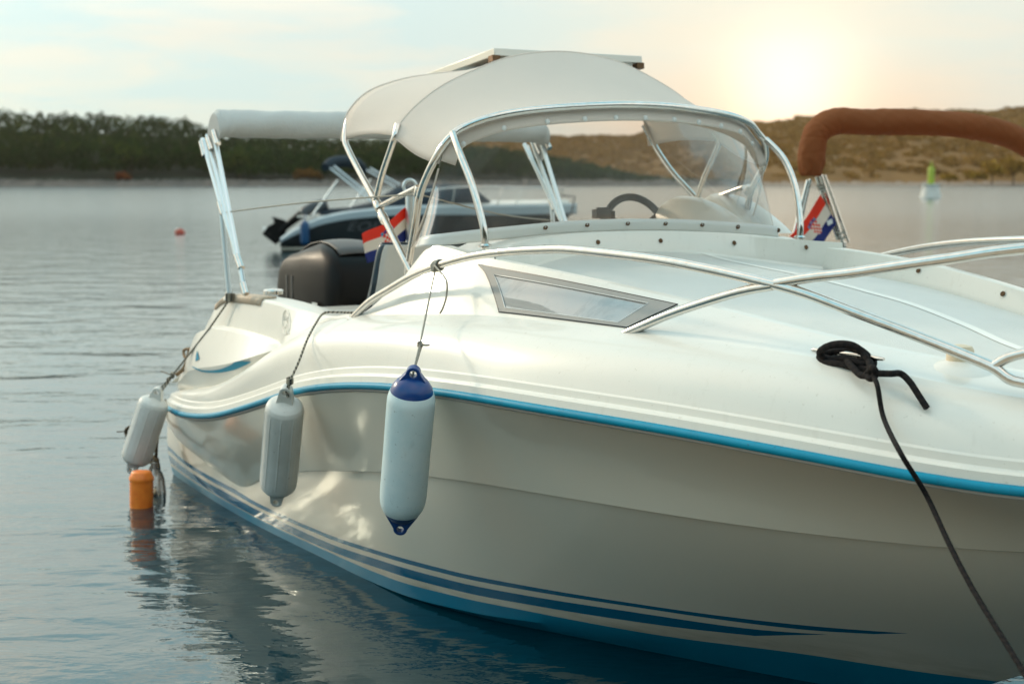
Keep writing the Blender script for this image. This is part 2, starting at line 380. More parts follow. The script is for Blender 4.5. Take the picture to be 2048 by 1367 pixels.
ZG = zline([(345, 792), (430, 772), (500, 735), (560, 692), (650, 640), (720, 633), (850, 632), (1000, 636), (1250, 666), (1640, 720), (2048, 805)], BG, [(-.1, .47)], [(6.2, 1.13), (6.6, 1.1)])
ZU_ = zline([(870, 490), (960, 513), (1100, 540), (1380, 603), (1726, 688), (2048, 746)], BU, [(2.66, 1.14), (2.85, 1.28)], [(6.1, 1.15), (6.4, 1.12), (6.6, 1.11)])
ZTL = kn((-.1, .53), (0, .56), (.25, .67), (.6, .90), (.8, 1.06), (1.0, 1.115), (1.5, 1.13), (2.2, 1.115), (2.65, 1.15))
ZS, ZK, ZG = smooth(ZS, .14), smooth(ZK, .10), smooth(ZG, .14)
ZU_raw = ZU_
ZU_s = smooth(ZU_raw, .16)
def ZU_(a): k_ = min(1, max(0, (a - 3.15)/.35)); return ZU_raw(a)*(1 - k_) + ZU_s(a)*k_
ZML = kn((-.1, .50), (0, .52), (.4, .72), (.7, .90), (1.0, .95), (1.3, .955), (1.85, .94), (2.3, .9))
def ZU(a): return ZTL(a) if a < 2.65 else ZU_(a)
def BT(a): return .97 if a < 1.5 else (kn((1.5, .97), (2.6, 1.0))(a) if a < 2.6 else BU(a))
def bside(a, z):
    zc, zk = ZC(a), ZK(a); t = np.clip((z - zc) / max(zk - zc, 1e-3), 0, 1); return BC(a) + (BK(a) - BC(a)) * t
def px_side(x, y):
    a = 3.0; z = .2
    for _ in range(120): r = onb(x, y, bside(a, z)); a = .7*a + .3*r[0]; z = .7*z + .3*r[2]
    return a, z
def stripe(pts, pre=(), post=()):
    k = sorted([px_side(*p) for p in pts] + list(pre) + list(post)); out = [k[0]]
    for q in k[1:]:
        if q[0] - out[-1][0] > .03: out.append(q)
    return kn(*out)
s1t = stripe([(350, 898), (480, 982), (640, 1058), (800, 1111), (1000, 1159), (1300, 1209), (1600, 1248), (1850, 1269)])
s1b = stripe([(350, 906), (480, 990), (640, 1066), (800, 1120), (1000, 1168), (1300, 1216), (1600, 1257), (1790, 1270)])
s2t = stripe([(350, 914), (480, 996), (640, 1075), (800, 1130), (1000, 1179), (1300, 1227), (1500, 1256), (1700, 1272)])
s2b = stripe([(350, 928), (480, 1012), (640, 1090), (800, 1148), (1000, 1197), (1300, 1246), (1520, 1272)])
ZAF = kn((-.1, .05), (0, .05), (1.5, .045), (2.5, .06), (3.3, .09), (4.1, .115), (4.6, .15), (5.3, .17), (7, .2))

AS = list(np.arange(-.04, 5.4, .06)) + list(np.arange(5.4, 6.6, .04)) + [6.6]
def hullpt(a, b, z):
    k = KEEL(a); z = max(z, k); return (a, max(b, 0.0) if z > k + 1e-4 else 0.0, z)
def lerp(p, q, t): return tuple(p[i] + (q[i]-p[i])*t for i in range(3))
def hull_section(a):
    zs, zk, zc = ZS(a), ZK(a), ZC(a)
    k = (a, 0.0, KEEL(a)); c = hullpt(a, BC(a), zc)
    ki = hullpt(a, max(BK(a), 0), zk); g = min(1, max(0, (a - 1.15) / .5)); st = .016 * g * (1 if a < 5.9 else 0)
    ko = hullpt(a, BK(a) + st, zk + .004); s_ = hullpt(a, BS(a), zs - .012)
    sec = [lerp(k, c, t) for t in np.linspace(0, 1, 9)]
    n = 12
    for i in range(1, n + 1):
        t = i / n; p = lerp(c, ki, t); sec.append((p[0], max(p[1] + (.016 * math.sin(math.pi*t) if p[1] > .05 else 0), 0), p[2]))
    sec.append(ko)
    for i in range(1, 9):
        t = i / 8; p = lerp(ko, s_, t); fl = -.035 * math.sin(math.pi * t) * min(1, max(0, (a-3) / 1.5)) + .02 * math.sin(math.pi*t) * (a < 3) * (1 - a/3 if a > 0 else 1)
        sec.append((p[0], max(p[1] + (fl if p[1] > .06 else 0), 0), p[2]))
    return sec
def sided(mb, secfn, stations, attrs=None, mi=0):
    for sgn in (1, -1):
        rows = [[W(a_, sgn*b_, z_) for (a_, b_, z_) in secfn(a)] for a in stations]
        at = {}
        if attrs:
            for k, f in attrs.items(): at[k] = [f(p) for a in stations for p in secfn(a)]
        mb.grid(rows, mi, flip=(sgn < 0), **at)
hull = MB()
sided(hull, hull_section, AS, dict(d1=lambda p: p[2]-s1t(p[0]), d2=lambda p: p[2]-s1b(p[0]), d3=lambda p: p[2]-s2t(p[0]), d4=lambda p: p[2]-s2b(p[0]), d5=lambda p: p[2]-ZAF(p[0]), d6=lambda p: p[2]-ZC(p[0])))
sec0 = hull_section(AS[0])
tr = [W(AS[0], b_, z_) for (_, b_, z_) in sec0] + [W(AS[0], -b_, z_) for (_, b_, z_) in reversed(sec0[1:])]
hull.add(tr, [tuple(range(len(tr)))])
hm = mat('hull_gelcoat', GEL, .22, coat=.35, spec=.4, rvar=.08, bump=(1.4, .012)); t = NT(hm.node_tree); b = t.n['Principled BSDF']
g = lambda n: t.math('GREATER_THAN', t.attr(n), 0.0)
inv = lambda x: t.math('SUBTRACT', 1.0, x)
m1 = t.math('MULTIPLY', t.math('MULTIPLY', inv(g('d1')), g('d2')), g('d6'))
m2 = t.math('MULTIPLY', t.math('MULTIPLY', inv(g('d3')), g('d4')), g('d6'))
ms = t.math('MAXIMUM', m1, m2)
oc = t.new('ShaderNodeTexCoord').outputs['Object']
grime = t.math('MULTIPLY', t.ramp(t.attr('d5'), [(0.0, 1.0), (.12, 0.0)]), t.ramp(t.noise(t.mapping(oc, scale=(1.5, 1.5, 9)), 3, 5, .65), [(.35, 0.0), (.7, .7)]))
colr = t.mix(t.math('MULTIPLY', t.noise(oc, 1.3, 4, .6), .3), GEL, (.64, .63, .57))
colr = t.mix(grime, colr, (.42, .36, .24))
scratch = t.ramp(t.noise(t.mapping(oc, scale=(1, 1, 5)), 14, 5, .7), [(.72, 0.0), (.76, .35)])
colr = t.mix(scratch, colr, (.45, .43, .38))
colr = t.mix(ms, colr, (.0, .13, .25)); colr = t.mix(inv(g('d5')), colr, t.mix(t.noise(oc, 5, 4, .6), (.0, .26, .42), (.0, .17, .30)))
t.l.new(colr, b.inputs['Base Color'])
t.l.new(t.math('MULTIPLY_ADD', inv(g('d5')), .25, .16), b.inputs['Roughness'])
hull.build('hull', hm, boat, ang=22, merge=True)

# blue rub rail and white flange
rail_pts = [W(a, BS(a) + .004, ZS(a)) for a in AS if a < 6.56]
mb = MB()
for sgn in (1, -1): mb.tube([W(a, sgn*(BS(a) + .006), ZS(a)) for a in AS[1:] if a < 6.55], .0135, 10, flat=1.0)
mb.build('rub_rail', M['blue_rub'], boat, ang=60)
mb = MB()
for sgn in (1, -1): mb.tube([W(a, sgn*(BS(a) - .002), ZS(a) - .016) for a in AS[1:] if a < 6.55], .008, 8)
o = mb.build('rub_rail_base', mat('grey_joint', (.36, .33, .30), .5), boat, ang=60)

WIN0, WIN1 = 3.38, 4.68      # cabin window runs between these stations
def deck_section(a):
    bs, zs, bg, zg = BS(a), ZS(a), BG(a), ZG(a)
    zu, bt = ZU(a), BT(a)
    zg = min(zg, zu - .004)
    fl = min(1, bs / .2)
    P = [(bs, zs - .012), (bs + .006*fl, zs + .014), (bs + .003*fl, zs + .036), (bs - .012*fl, zs + .041), (bs - .018*fl, zs + .046), (bs - .022*fl, zs + .066), (bs - .028*fl, zs + .072)]
    b0, z0 = P[-1]
    for i in range(1, 11):      # convex topside up to the gunwale edge
        t = i / 10; bl = b0 + (bg - b0)*t; zl = z0 + (zg - z0)*t; bu = (.055 - .022*min(1, max(0, (a - 3.2)/.8))) * math.sin(math.pi*t) * min(1, (zg - z0) / .18) * min(1, bg / .3)
        P.append((bl + bu*.8, zl + bu*.6 * (.5 + .5*min(1, max(0, (a - 1.4)/1.4)))))
    if a < 2.66:
        zm = max(ZML(a), zg + .004); bm = min(1.06, bg - .01) if zm > zg + .01 else bg - .012
        zt = max(zu, zm + .004)
        k = min(1, max(0, (zm - zg) / .08))
        P += [(bg - .02, zg + .003), (lerp((0, bg, zg), (0, bm, zm), .3)[1] + .02*k, zg + (zm - zg)*.35), (bm + .012*k, zg + (zm-zg)*.75), (bm - .01, zm), (bm - .045*k - .012, zm + .012)]
        b1 = P[-1][0]; z1 = P[-1][1]
        P += [(b1 + (bt - b1)*.5 + .004, z1 + (zt - z1)*.5), (bt + .004, zt - .012), (bt - .010, zt), (bt - .07, zt + .001), (bt - .135, zt - .002), (bt - .142, zt - .03), (bt - .15, zt - .10), (bt - .16, .5)]
    else:
        fa = min(1, bt / .12)
        P += [(bg - .012*fa, zg + .006)]
        for t in (.03, .08, .2, .5, .86, .97):
            P.append((bg - .012*fa + (bt - bg + .012*fa)*t, zg + .006 + (zu - zg - .006)*t))
        P += [(bt, zu)]; ti = bt - .030*fa
        if a < 3.55: ti = min(ti, .818)
        P += [(ti, zu + .001 - .004*(a < 3.55))]; bt = ti + .030*fa
        d = rimdepth(a)
        if a < 3.0: d = .35
        P += [(bt - .036*fa, zu - .004), (bt - .056*fa, zu - d*.9 - .002), (bt - .06*fa, zu - d - .012), (bt - .061*fa, zu - d - .02)]
    while len(P) < NSEC: P.append(P[-1])
    return [(a, max(b_, 0.0), z_) for b_, z_ in P]
NSEC = 32
rimdepth = kn((2.6, .09), (3.2, .085), (4.0, .075), (4.6, .068), (5.1, .060), (5.5, .05), (6.0, .02), (7, .002))
AD = list(np.arange(-.02, 2.6, .05)) + [2.6, 2.65] + [2.67, 2.7, 2.74, 2.79, 2.84, 2.9, 2.96, 2.99, 3.01, 3.05, 3.1, 3.2, 3.3, 3.38] + list(np.linspace(3.44, 4.68, 22)) + list(np.arange(4.74, 6.45, .05))
aft = [a for a in AD if a < 2.66]; fwd = [a for a in AD if a >= 2.65]
deck = MB()
sided(deck, deck_section, aft)
def fsec(a): return [(a, p[1], p[2]) for p in deck_section(max(a, 2.6601))]
for sgn in (1, -1):
    rows = [[W(a_, sgn*b_, z_) for (a_, b_, z_) in fsec(a)] for a in fwd]
    rows[0][:17] = [W(a_, sgn*b_, z_) for (a_, b_, z_) in deck_section(2.65)[:17]]
    # window strip: rows 19..21 of the section (t=.08 .. .86)
    def skip(i, j, fwd=fwd): return WIN0 - .001 <= fwd[i] < WIN1 - .01 and 19 <= j <= 21
    deck.grid(rows, 0, flip=(sgn < 0), skip=skip)
s0 = deck_section(aft[0]); tr = [W(*p) for p in s0] + [W(p[0], -p[1], p[2]) for p in reversed(s0)]
deck.add(tr, [tuple(range(len(tr)))])
def wpt(a, t, sgn, out=0.0):
    s_ = fsec(a); lo, hi = s_[19], s_[22]
    p = lerp(lo, hi, t); n = np.array([0, hi[2]-lo[2], -(hi[1]-lo[1])]); n /= np.linalg.norm(n) + 1e-9
    q = np.array(p) + n * out; return W(q[0], sgn*q[1], q[2])
def aL(t): return 3.43 + .33*(1-t)**.75 if t < 1 else 3.43      # curved rear edge of the window opening
def aR(t): return 4.42 + .05*t
TT = np.linspace(0, 1, 10)
for sgn in (1, -1):
    deck.grid([[wpt(WIN0 + (aL(t)-WIN0)*u, t, sgn) for t in TT] for u in np.linspace(0, 1, 5)], flip=sgn < 0)
    deck.grid([[wpt(aR(t) + (WIN1-aR(t))*u, t, sgn) for t in TT] for u in np.linspace(0, 1, 5)], flip=sgn < 0)
deck.build('deck_moulding', M['gel'], boat, ang=15, merge=True)
# cabin windows: grey border and pane
for sgn in (1, -1):
    n = 28; outer = []; inn = []
    def loop(L, Rr, lo, hi):
        out = []
        for u in np.linspace(0, 1, n): out.append((L(lo) + (Rr(lo)-L(lo))*u, lo))
        for u in np.linspace(0, 1, 10)[1:]: t_ = lo + (hi-lo)*u; out.append((Rr(t_), t_))
        for u in np.linspace(0, 1, n)[1:]: out.append((Rr(hi) + (L(hi)-Rr(hi))*u, hi))
        for u in np.linspace(0, 1, 10)[1:-1]: t_ = hi + (lo-hi)*u; out.append((L(t_), t_))
        return out
    Lo = loop(aL, aR, 0.0, 1.0)
    Li = loop(lambda t_: aL(t_) + .045 + .015*t_, lambda t_: 4.36 + .02*t_, .11, .84)
    fr = MB(); fr.grid([[wpt(a, t_, sgn, .003) for a, t_ in L_] for L_ in (Lo, Li)], closev=True, flip=sgn > 0)
    f_ = fr.build('window_frame', M['window_band'], boat, ang=180)
    MB().tube([wpt(a, t_, sgn, .002) for a, t_ in Lo], .0022, 6, closed=True).build('window_gasket', M['plastic_black'], f_)
    MB().tube([wpt(a, t_, sgn, .0035) for a, t_ in Li], .0016, 6, closed=True).build('window_gasket', M['white_plastic'], f_)
    gl = MB(); L2 = lambda t_: aL(t_) + .045 + .015*t_
    gl.grid([[wpt(L2(t_) + (4.36 + .02*t_ - L2(t_))*u, t_, sgn) for t_ in np.linspace(.11, .84, 8)] for u in np.linspace(0, 1, 24)], flip=sgn < 0)
    gl.build('window_pane', M['glass'], f_)

# foredeck well with the coaming lip under the windscreen
def lipa(b): return 3.10 + .42 * (abs(b) / .85) ** 2.6
def lipz(b): return 1.492 - .042 * (abs(b) / .85) ** 2
def wdeck(a): return max(BT(a) - .060 * min(1, BT(a)/.12), 0)
def zdeck(a, v): return ZU(a) - rimdepth(a) - .014 + (.055 - .035*min(1, max(0, (a - 3.1)/1.1))) * min(1, wdeck(a)/.5) * (1 - v*v)
NV = 41; rows = []; AEND = 6.36
for s_ in np.linspace(0, 1, 60):
    r = []
    for v in np.linspace(-1, 1, NV):
        a0 = lipa(v*.83) + .03; a = a0 + (AEND - a0) * s_; r.append(W(a, v*wdeck(a), zdeck(a, v)))
    rows.append(r)
fd = MB(); fd.grid(rows); 
fd.build('foredeck', M['deck'], boat, ang=40)
lip = MB(); rows = []
for k in range(7):
    r = []
    for v in np.linspace(-1, 1, NV):
        b_ = v*.832; a0 = lipa(b_); zt = lipz(b_); zb = zdeck(a0 + .03, v) - .004
        P = [(a0 + .034, zb), (a0 + .02, zb + .012), (a0 + .004, zt - .012), (a0 - .006, zt), (a0 - .05, zt + .001), (2.80 + .06*(1-abs(v)**2), zt - .006), (2.66, 1.15)]
        a_, z_ = P[k]; w8 = abs(v)**8
        if k == 5: a_ = 2.80 + .24*v**4
        if k in (3, 4, 5): z_ = z_*(1 - w8) + (ZU(a_) - .005)*w8
        r.append(W(a_, b_ * (1 + .03*w8), z_))
    rows.append(r)
lip.grid(rows, flip=True); lip.build('coaming', M['gel'], boat, ang=30)
# pale smooth strips between the non-skid panels
ka = kn(*[(3.16, -.38), (3.8, -.36), (4.29, -.33), (4.75, -.20), (5.07, -.07), (5.5, .02), (6.2, .05)])
st = MB(); rr = []
for a in np.linspace(3.17, 6.0, 70):
    c = ka(a); w_ = .022; rr.append([W(a, b_, zdeck(a, b_/max(wdeck(a), .05)) + .0018) for b_ in (c - w_, c, c + w_)])
st.grid(rr); st.build('deck_strip', mat('smooth_white_strip', (.86, .84, .78), .9, spec=.02), boat)

# cockpit: floor, bulkheads
ck = MB(); ck.box(W(1.75, 0, .45), (.98, .83, .02), 0, np.array([U, V, [0, 0, 1]]))
ck.box(W(2.64, 0, .80), (.02, .86, .36), 0, np.array([U, V, [0, 0, 1]]))
ck.build('cockpit_liner', M['gel'], boat, bevel=.01)
bx = np.array([U, V, [0, 0, 1]])
bn_ = MB(); bn_.box(W(.82, 0, .72), (.10, .84, .26), 0, bx); bn_.box(W(.82, 0, .995), (.13, .835, .012), 0, bx)
bn_.build('aft_bulkhead', M['gel'], boat, bevel=.02)
bn_ = MB(); bn_.box(W(1.15, .1, .70), (.22, .68, .09), 0, bx); bn_.build('bench_cushion', M['white_pad'], boat, bevel=.04)

# blue swoosh decal on stern quarter, and round embossed emblem
def on_deck(x, y, b): return W(*onb(x, y, b))
def decal(name, pts, mat_, bfun, off=.004):
    poly = [onb(x, y, bfun(x, y)) for x, y in pts]
    return poly

def bwall(x, y):      # half-breadth of the stern quarter surface along the ray through a photo point
    lo, hi = .8, 1.25
    for _ in range(40):
        m_ = (lo + hi)/2; p = onb(x, y, m_); P = deck_section(p[0])[7:26]
        j = min(range(len(P)-1), key=lambda q: 0 if (P[q][2]-p[2])*(P[q+1][2]-p[2]) <= 0 else 1 + min(abs(P[q][2]-p[2]), abs(P[q+1][2]-p[2])))
        z0_, z1_ = P[j][2], P[j+1][2]; u = np.clip((p[2]-z0_)/(z1_-z0_), 0, 1) if abs(z1_-z0_) > 1e-6 else 0
        bs_ = P[j][1] + (P[j+1][1]-P[j][1])*u
        if m_ > bs_: hi = m_
        else: lo = m_
    return (lo + hi)/2
def on_quarter(x, y, off=.004):
    b_ = bwall(x, y); p = onb(x, y, b_ + off); return W(*p)
def ribbon(name, upper, lower, m, n=26):
    U_ = spline([(x, y, 0) for x, y in upper], 8); L_ = spline([(x, y, 0) for x, y in lower], 8)
    mb = MB(); mb.grid([[on_quarter(*(u_[:2]*(1-k) + l_[:2]*k)) for k in np.linspace(0, 1, 5)] for u_, l_ in zip(U_, L_)], flip=True)
    return mb.build(name, M[m], boat, ang=180)
ribbon('blue_decal', [(385, 732), (405, 740), (435, 739), (460, 730), (472, 723), (501, 723)], [(383, 733), (404, 743), (435, 745), (462, 741), (480, 735), (500, 725)], 'blue_rub')
ribbon('blue_decal', [(394, 700), (397, 712), (398, 718)], [(392, 709), (391, 717), (390, 722)], 'blue_rub')
em = MB()
EP = [on_quarter(572 + 7.5*math.cos(q), 644 + 24*math.sin(q), .003) for q in np.linspace(0, 2*math.pi, 28, endpoint=False)]; em.tube(EP, .0022, 6, closed=True)
EP = [on_quarter(572 + 5.5*math.cos(q), 644 + 19*math.sin(q), .003) for q in np.linspace(0, 2*math.pi, 28, endpoint=False)]; em.tube(EP, .0015, 6, closed=True)
for P_ in ([(572, 628), (576, 634), (570, 640), (574, 648), (569, 656)], [(569, 632), (567, 642), (571, 650), (576, 656)], [(577, 640), (573, 645), (577, 652)], [(565, 664), (570, 668), (575, 664), (578, 668)]):
    em.tube([on_quarter(x, y, .003) for x, y in P_], .0020, 6, smooth=4)
em.build('embossed_emblem', M['gel'], boat, ang=180)

# tubes -------------------------------------------------------------
R = .0135
def tubepart(name, pts, r=R, m='steel', smooth=6, parent=boat, seg=12):
    return MB().tube([WP(p) for p in pts], r, seg, smooth=smooth).build(name, M[m], parent, ang=60)
def railB(a): return max(BG(a) - .015, .03)
rA = [tuple(onB(x, y, railB)) for x, y in [(707, 634), (740, 602), (780, 577), (825, 551), (875, 531), (935, 514), (1000, 504), (1080, 499), (1150, 500), (1300, 517), (1400, 535), (1500, 557), (1600, 583), (1700, 620), (1850, 678), (1980, 731), (2048, 765)]]
rA += [(5.85, .47, 1.215), (6.05, .33, 1.15)]
rBp = [tuple(onB(x, y, railB)) for x, y in [(1250, 667), (1330, 632), (1400, 607), (1480, 583), (1545, 571)]]
rB2 = [tuple(onB(x, y, railB)) for x, y in [(1552, 566), (1620, 555), (1700, 546), (1800, 531), (1900, 517), (2048, 497)]]
rB2 += [(5.95, .42, 1.57), (6.3, .22, 1.60), (6.5, 0.0, 1.61)]
rC = [tuple(onB(x, y, railB)) for x, y in [(1985, 733), (2048, 706)]]; rC += [(5.85, .50, 1.32), (6.1, .33, 1.43), (6.35, .15, 1.52)]
for sgn in (1, -1):
    f = lambda P: [(p[0], sgn*p[1], p[2]) for p in P]
    tubepart('bow_rail', f(rA) if sgn > 0 else [(p[0] + .28, p[1]*.98, p[2]) for p in f(rA)], .0148)
    tubepart('bow_rail', f(rBp), .0140)
    tubepart('bow_rail', f(rB2), .0148)
    tubepart('bow_rail', f(rC), .0135)
for sgn in (1, -1):
    for p in (rA[0], rBp[0]):
        mb = MB().lathe(W(p[0], sgn*p[1], p[2]-.012), (0, 0, 1), [(.026, 0), (.026, .006), (.018, .012)], 16)
        mb.build('rail_foot', M['steel'], boat, ang=40)

# canopy frame: two side legs per hoop mirrored
def mir(P): return [(p[0], -p[1], p[2]) for p in P]
archL = [(2.80, .87, 1.22), (2.81, .862, 1.36), tuple(onb(832, 440, .858)), tuple(onb(841, 385, .855)), tuple(onb(868, 322, .845)), (3.055, .803, 1.866), (3.075, .745, 1.910), (3.14, .63, 1.954), (3.20, .45, 1.982), (3.24, .2, 2.001)]
arch = archL + [(3.25, 0, 2.006)] + list(reversed(mir(archL)))
tubepart('canopy_arch', arch, .0155, smooth=5)
for sgn in (1, -1):
    f = lambda P: [(p[0], sgn*p[1], p[2]) for p in P]
    tubepart('arch_strut', f([(3.31, .79, 1.445), (3.305, .795, 1.53), (3.25, .81, 1.68), (3.165, .815, 1.80), (3.068, .795, 1.885)]), .0145)
    mb = MB().lathe(W(3.31, sgn*.79, 1.452), (0, 0, 1), [(.026, 0), (.026, .006), (.018, .013)], 16); mb.build('strut_foot', M['steel'], boat, ang=40)
    tubepart('canopy_leg', f([tuple(onb(823, 545, .87)), tuple(onb(800, 500, .87)), tuple(onb(755, 410, .86)), tuple(onb(720, 345, .85)), tuple(onb(697, 300, .85)), tuple(onb(690, 276, .845)), (2.13, .81, 1.98)]), .0140)
    tubepart('canopy_leg', f([tuple(onb(752, 400, .86)), tuple(onb(764, 350, .858)), tuple(onb(782, 296, .855)), tuple(onb(790, 272, .85)), (2.66, .83, 1.93)]), .0135)
    tubepart('canopy_brace', f([tuple(onb(762, 411, .855)), tuple(onb(832, 376, .85))]), .0120, smooth=0)
    mb = MB(); J = [onb(757, 412, .86), onb(838, 383, .853), onb(767, 436, .86), onb(760, 392, .858)]
    dirs = [np.array(W(*onb(800, 500, .87))) - W(*onb(755, 410, .86)), np.array(W(*onb(845, 370, .855))) - W(*onb(838, 400, .857))]
    for q, dd in ((J[0], dirs[0]), (J[1], dirs[1]), (J[2], dirs[0])):
        c = W(q[0], sgn*q[1], q[2]); dd = np.array(W(*(toboat(dd + O)*np.array([1, sgn, 1])))) - O; dd /= np.linalg.norm(dd)
        mb.lathe(c - dd*.022, dd, [(.019, 0), (.0205, .004), (.0205, .04), (.019, .044)], 14)
        mb.build('tube_clamp', M['steel'], boat, ang=40); mb = MB()

# canopy skin: loft rear hoop -> mid hoop -> arch
def hoop(v, ae, ac, be, ze, zc, p=1.0):
    th = v * math.pi / 2
    b_ = be * math.sin(th) if p == 1 else be * np.sign(v) * abs(math.sin(th))**p
    return (ac + (ae - ac) * abs(v)**3, b_, ze + (zc - ze) * math.cos(th)**1.0)
def arcfn(half):
    P = spline(half, 12); P = P + [p*np.array([1, -1, 1]) for p in reversed(P[:-1])]; P = list(reversed(P))
    L_ = np.concatenate([[0], np.cumsum([np.linalg.norm(P[i+1]-P[i]) for i in range(len(P)-1)])]); A_ = np.array(P)
    def f(v): x = (v+1)/2*L_[-1]; return np.array([np.interp(x, L_, A_[:, k]) for k in range(3)])
    return f
h_rear = arcfn([(2.13, .845, 1.875), (2.13, .835, 1.93), (2.13, .805, 2.01), (2.13, .71, 2.095), (2.13, .55, 2.152), (2.13, .38, 2.183), (2.13, .19, 2.205), (2.13, 0, 2.212)])
h_mid = arcfn([(2.66, .855, 1.885), (2.66, .80, 1.955), (2.66, .72, 2.028), (2.66, .58, 2.115), (2.66, .33, 2.215), (2.66, .15, 2.252), (2.66, 0, 2.262)])
h_arch = arcfn([(3.03, .835, 1.765), (3.03, .815, 1.820), (3.03, .790, 1.862), (3.045, .735, 1.902), (3.11, .62, 1.948), (3.168, .45, 1.976), (3.208, .2, 1.995), (3.218, 0, 2.000)])
cv = MB(); rows = []
VV = np.concatenate([np.linspace(-1, 1, 61)])
for i in range(21):
    if i <= 8: t = i/8; A_, B_ = h_rear, h_mid; sag = .012
    else: t = (i-8)/12; A_, B_ = h_mid, h_arch; sag = .020
    r = []
    for v in VV:
        p = np.array(A_(v)); q = np.array(B_(v)); x = p + (q-p)*t
        k = math.sin(math.pi*t)
        x[2] -= sag*k; 
        if abs(v) > .9: x[2] += .03*k*(abs(v)-.9)/.1 * (1 if i <= 8 else 0)
        r.append(W(*x))
    rows.append(r)
cv.grid(rows, flip=True)
cv.build('canopy', M['canvas'], boat, ang=30, solid=.003)
# seams and hems on canopy edges
for fn, rr in ((h_rear, .006), (h_mid, .0045)):
    MB().tube([W(*(np.array(fn(v)) + np.array([0, 0, .002]))) for v in np.linspace(-1, 1, 60)], rr, 8).build('canopy_seam', M['canvas'], boat, ang=60)
# snap flap hanging from the arch over the windscreen
def h_flap(v, d):
    p = np.array(h_arch(v)); e = h_arch(min(v+.02, 1)) - h_arch(max(v-.02, -1)); e /= np.linalg.norm(e)
    n_ = np.cross(e, [.25, 0, -1]); n_ = np.cross([1, 0, .15], e); n_ /= np.linalg.norm(n_); n_ *= -1 if n_[2] > 0 else 1
    return p + np.array([.004, 0, 0]) + n_*d + np.array([.25*d, 0, 0])
fl = MB(); rows = []
for d in (0.0, .015, .03, .047, .058): rows.append([W(*h_flap(v, d)) for v in np.linspace(-.985, .985, 71)])
fl.grid(rows, flip=True); flap = fl.build('canopy_flap', M['canvas'], boat, solid=.004)
for v in (-.80, -.62, -.46, -.31, -.16, 0, .15, .30, .47, .66, .86):
    p = h_flap(v, .045); nrm = U*1.0; MB().lathe(W(*(p + np.array([.006, 0, 0]))), U, [(.011, 0), (.011, .003), (.007, .007), (.002, .0085)], 12).build('snap_button', M['white_plastic'], flap, ang=40)

# windscreen: clear vinyl wrapped from the coaming up to the arch
ws_base_ = arcfn([(2.85, .868, 1.435), (2.92, .885, 1.440), (3.01, .898, 1.447), (3.065, .86, 1.453), (3.08, .74, 1.462), (3.075, .55, 1.474), (3.065, .3, 1.488), (3.06, 0, 1.494)])
def ws_base(v): return np.array(ws_base_(v)) + np.array([0, 0, .002])
def ws_top(v): 
    return np.array(h_arch(v*.985)) + np.array([-.015, 0, -.030])
rows = []; strip = []
for k in np.linspace(0, 1, 17):
    r = []
    for v in np.linspace(-1, 1, 61):
        p, q = ws_base(v), ws_top(v); x = p + (q - p)*k; bul = math.sin(math.pi*k)
        x[0] += .02*bul; r.append(x)
    rows.append(r)
wsb = MB(); wsb.grid([[W(*p) for p in r] for r in rows]); wsb.build('windscreen', M['vinyl'], boat, ang=180)
sb = MB(); s2 = []
for dz in (0, .012, .035, .055):
    s2.append([W(*(ws_base(v) + (ws_top(v)-ws_base(v))*dz/.5 + np.array([.016 + dz*.25, 0, -.004]))) for v in np.linspace(-.95, .95, 61)])
sb.grid(s2); ss = sb.build('windscreen_base', M['white_plastic'], boat, solid=.005)
for v in (-.80, -.56, -.38, -.20, -.02, .17, .36, .62):
    p = ws_base(v) + (ws_top(v)-ws_base(v))*.03/.5 + np.array([.024, 0, 0])
    o = MB().lathe(W(*p), U, [(.009, 0), (.010, .004), (.010, .010), (.005, .011), (.005, .006)], 12).build('turn_button', M['bronze'], ss, ang=40)
for v in (-.97, .97):    # zip edges
    pass
MB().tube([W(*(rows[i][-1])) for i in range(17)], .004, 6).build('vinyl_hem', M['canvas'], boat)
MB().tube([W(*(rows[i][0])) for i in range(17)], .004, 6).build('vinyl_hem', M['canvas'], boat)
# screws along the coaming lip and the far rim
for x, y in [(1070, 510), (1226, 494), (1405, 490)]:
    p = onz(x, y, 1.45)
for b_ in (.45, .14, -.18, -.50, -.74):
    a0 = lipa(b_); MB().lathe(W(a0 + .012, b_, lipz(b_) - .042), U + np.array([0, 0, .3]), [(.010, 0), (.010, .003), (.006, .006), (.002, .004)], 12).build('deck_stud', M['bronze'], boat, ang=40)
for a in (3.45, 4.0, 4.5, 5.0):
    for sgn in (1, -1):
        MB().lathe(W(a, sgn*(BT(a)-.050), ZU(a) - rimdepth(a)*.45), -V*sgn + np.array([0, 0, .5]), [(.010, 0), (.010, .003), (.006, .006), (.002, .004)], 12).build('deck_stud', M['bronze'], boat, ang=40)

